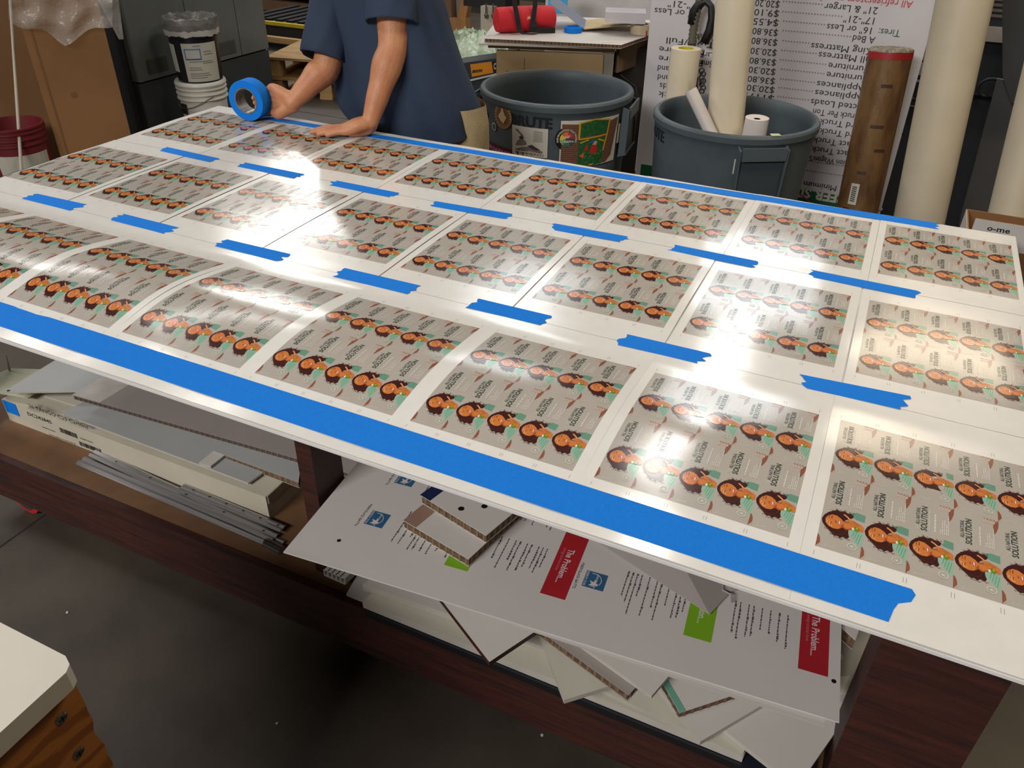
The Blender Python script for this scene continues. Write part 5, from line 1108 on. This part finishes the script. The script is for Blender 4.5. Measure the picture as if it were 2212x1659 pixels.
th1 = rp(-.72, .078, .0); th2 = atz(566, 246, TZ + .012); th3 = atz(558, 251, TZ + .009)
capsule(sk, [(rw + v1 * -.010, .020), (rw.lerp(th1, .55) + Vector((0, 0, -.008)), .019), (atz(588, 242, TZ + .017), .0145), (th2, .0105), (th3, .0088)], n=12)
body = remesh(sk, 'body', .0034, pe, 5)
# shirt: lofted rings following the leaning trunk
M_shirt = mat('navy_cotton', (40, 56, 80), .85, c2=(32, 46, 68), scale=5, bump=.12, bscale=260)
sh = MB(); n = 64; rs2 = random.Random(4)
secs = []   # image v, left u, right u, depth radius, y centre
for v, uL, uR, ry, yc2 in ((268, 770, 1037, .150, 1.475), (245, 752, 1036, .158, 1.478), (215, 745, 1030, .162, 1.48), (180, 743, 1014, .160, 1.48), (140, 738, 996, .152, 1.48), (100, 734, 980, .146, 1.475), (60, 728, 965, .140, 1.47), (20, 722, 956, .136, 1.465), (-20, 716, 945, .130, 1.46), (-60, 716, 925, .115, 1.455), (-95, 740, 890, .085, 1.45), (-115, 775, 852, .060, 1.44)):
    a, b = aty(uL, v, yc2), aty(uR, v, yc2); secs.append(((a + b) / 2, (b.x - a.x) / 2 / 1.0, ry))
rings = []
for j, (c, rx, ry) in enumerate(secs):
    ring_ = []
    for i in range(n):
        a = 2 * PI * i / n; ca, sa = math.cos(a), math.sin(a)
        e = 1 + .046 * math.sin(7 * a + j * .22) * (1 - j / 13) + .018 * math.sin(13 * a + j * .5) + .014 * math.sin(3 * a - j * .9)
        px_ = abs(ca) ** .85 * (1 if ca > 0 else -1) * rx * e * .985; py_ = abs(sa) ** .85 * (1 if sa > 0 else -1) * ry * e
        ring_.append(c + Vector((px_, py_, .012 * math.sin(2 * a + .5) * (1 if j < 2 else 0))))
    rings.append(ring_)
if True:
    vs = [p for r_ in rings for p in r_]; sh.add(vs, [(j * n + i, j * n + (i + 1) % n, (j + 1) * n + (i + 1) % n, (j + 1) * n + i) for j in range(len(rings) - 1) for i in range(n)], M_shirt)
    hem = [p + (secs[0][0] - p) * .05 + Vector((0, 0, .012)) for p in rings[0]]; sh.add(rings[0] + hem, [(i, i + n, (i + 1) % n + n, (i + 1) % n) for i in range(n)], M_shirt)
def sleeve(s0, e0, f_, r0, r1, wob, open_=1.0):
    d = (e0 - s0); L_ = d.length; d.normalize(); k_ = 9; rr = []
    side = d.orthogonal().normalized(); w2 = d.cross(side); m_ = 40; pts = []
    for j in range(k_ + 1):
        t_ = j / k_; c = s0 + d * (L_ * f_ * t_ - .03 * (1 - t_)); r = r0 + (r1 - r0) * t_
        pts.append([c + (side * math.cos(2 * PI * i / m_) + w2 * math.sin(2 * PI * i / m_)) * r * (1 + wob * math.sin(4 * 2 * PI * i / m_ + t_ * 3) + wob * .7 * math.sin(7 * 2 * PI * i / m_ - t_ * 4)) for i in range(m_)])
    pts.append([s0 + d * (L_ * f_ - .008) + (p - (s0 + d * (L_ * f_))) * .93 for p in pts[-1]]); pts.append([p + (s0 + d * (L_ * f_ - .08) - p) * .35 - d * .03 for p in pts[-1]])
    sh.add([p for r_ in pts for p in r_], [(j * m_ + i, j * m_ + (i + 1) % m_, (j + 1) * m_ + (i + 1) % m_, (j + 1) * m_ + i) for j in range(len(pts) - 1) for i in range(m_)], M_shirt)
sleeve(ls + Vector((0, .0, .0)), le, .74, .082, .084, .045)
sleeve(rs_ + Vector((.0, .0, .0)), re_ + Vector((-.015, 0, 0)), .95, .080, .078, .05)
shirt = sh.build('t_shirt', pe, True); ss = shirt.modifiers.new('s', 'SUBSURF'); ss.levels = 1; ss.render_levels = 1
# shorts
M_kh = mat('khaki_cotton', (186, 168, 128), .8, c2=(156, 138, 104), scale=12, bump=.15, bscale=200)
so = MB(); rg = []
for z, rx, ry, cx in ((.92, .178, .13, .715), (.86, .186, .135, .718), (.78, .190, .14, .715), (.70, .19, .14, .71)):
    rg.append([Vector((cx + rx * math.cos(a) * (1 + .015 * math.sin(9 * a)), 1.50 + ry * math.sin(a), z)) for a in [2 * PI * i / 40 for i in range(40)]])
so.add([p for r_ in rg for p in r_], [(j * 40 + i, j * 40 + (i + 1) % 40, (j + 1) * 40 + (i + 1) % 40, (j + 1) * 40 + i) for j in range(3) for i in range(40)], M_kh)
for s_, fx in ((-1, .60), (1, .775)): so.lathe((fx, 1.54, .46), [(.092, 0), (.098, .005), (.105, .26), (.11, .34)], M_kh, 30); 
so.tube([(.80, 1.41, .86), (.80, 1.37, .72), (.80, 1.37, .6)], [.03, .045, .045], M_kh, 16)
so.build('shorts', pe, True)
for fx, fy in ((.56, 1.62), (.80, 1.66)):
    b_ = MB(); capsule(b_, [((fx, fy + .03, .045), .040), ((fx, fy - .06, .042), .042), ((fx, fy - .15, .032), .030)], M_black, 16); b_.box((fx, fy - .055, .008), (.085, .27, .016), M_stw); b_.build('shoe', pe, 40)
hr = MB(); hr.lathe(hc + upv * .03 - dn * .012, [(.0, .098), (.05, .085), (.085, .045), (.095, 0), (.090, -.03), (.07, -.055)], mat('dark_brown_hair', (58, 42, 32), .7, bump=.5, bscale=150), 32, (upv * .75 - dn * .65))
hr.build('hair', pe, True)
for s_ in (-1, 1): MB().lathe(hc + dn * .082 + Vector((.030 * s_, 0, 0)) + upv * .018, [(0, .004), (.008, .002), (.010, 0)], M_stw, 12, dn).lathe(hc + dn * .0865 + Vector((.030 * s_, 0, 0)) + upv * .018, [(0, .001), (.004, 0)], M_black, 10, dn).build('eye', pe, True)
MB().tube([hc + dn * .086 - upv * .055 + Vector((x, 0, 0)) for x in (-.022, 0, .022)], .005, mat('lips', (176, 100, 88), .5), 8).build('mouth', pe, True)
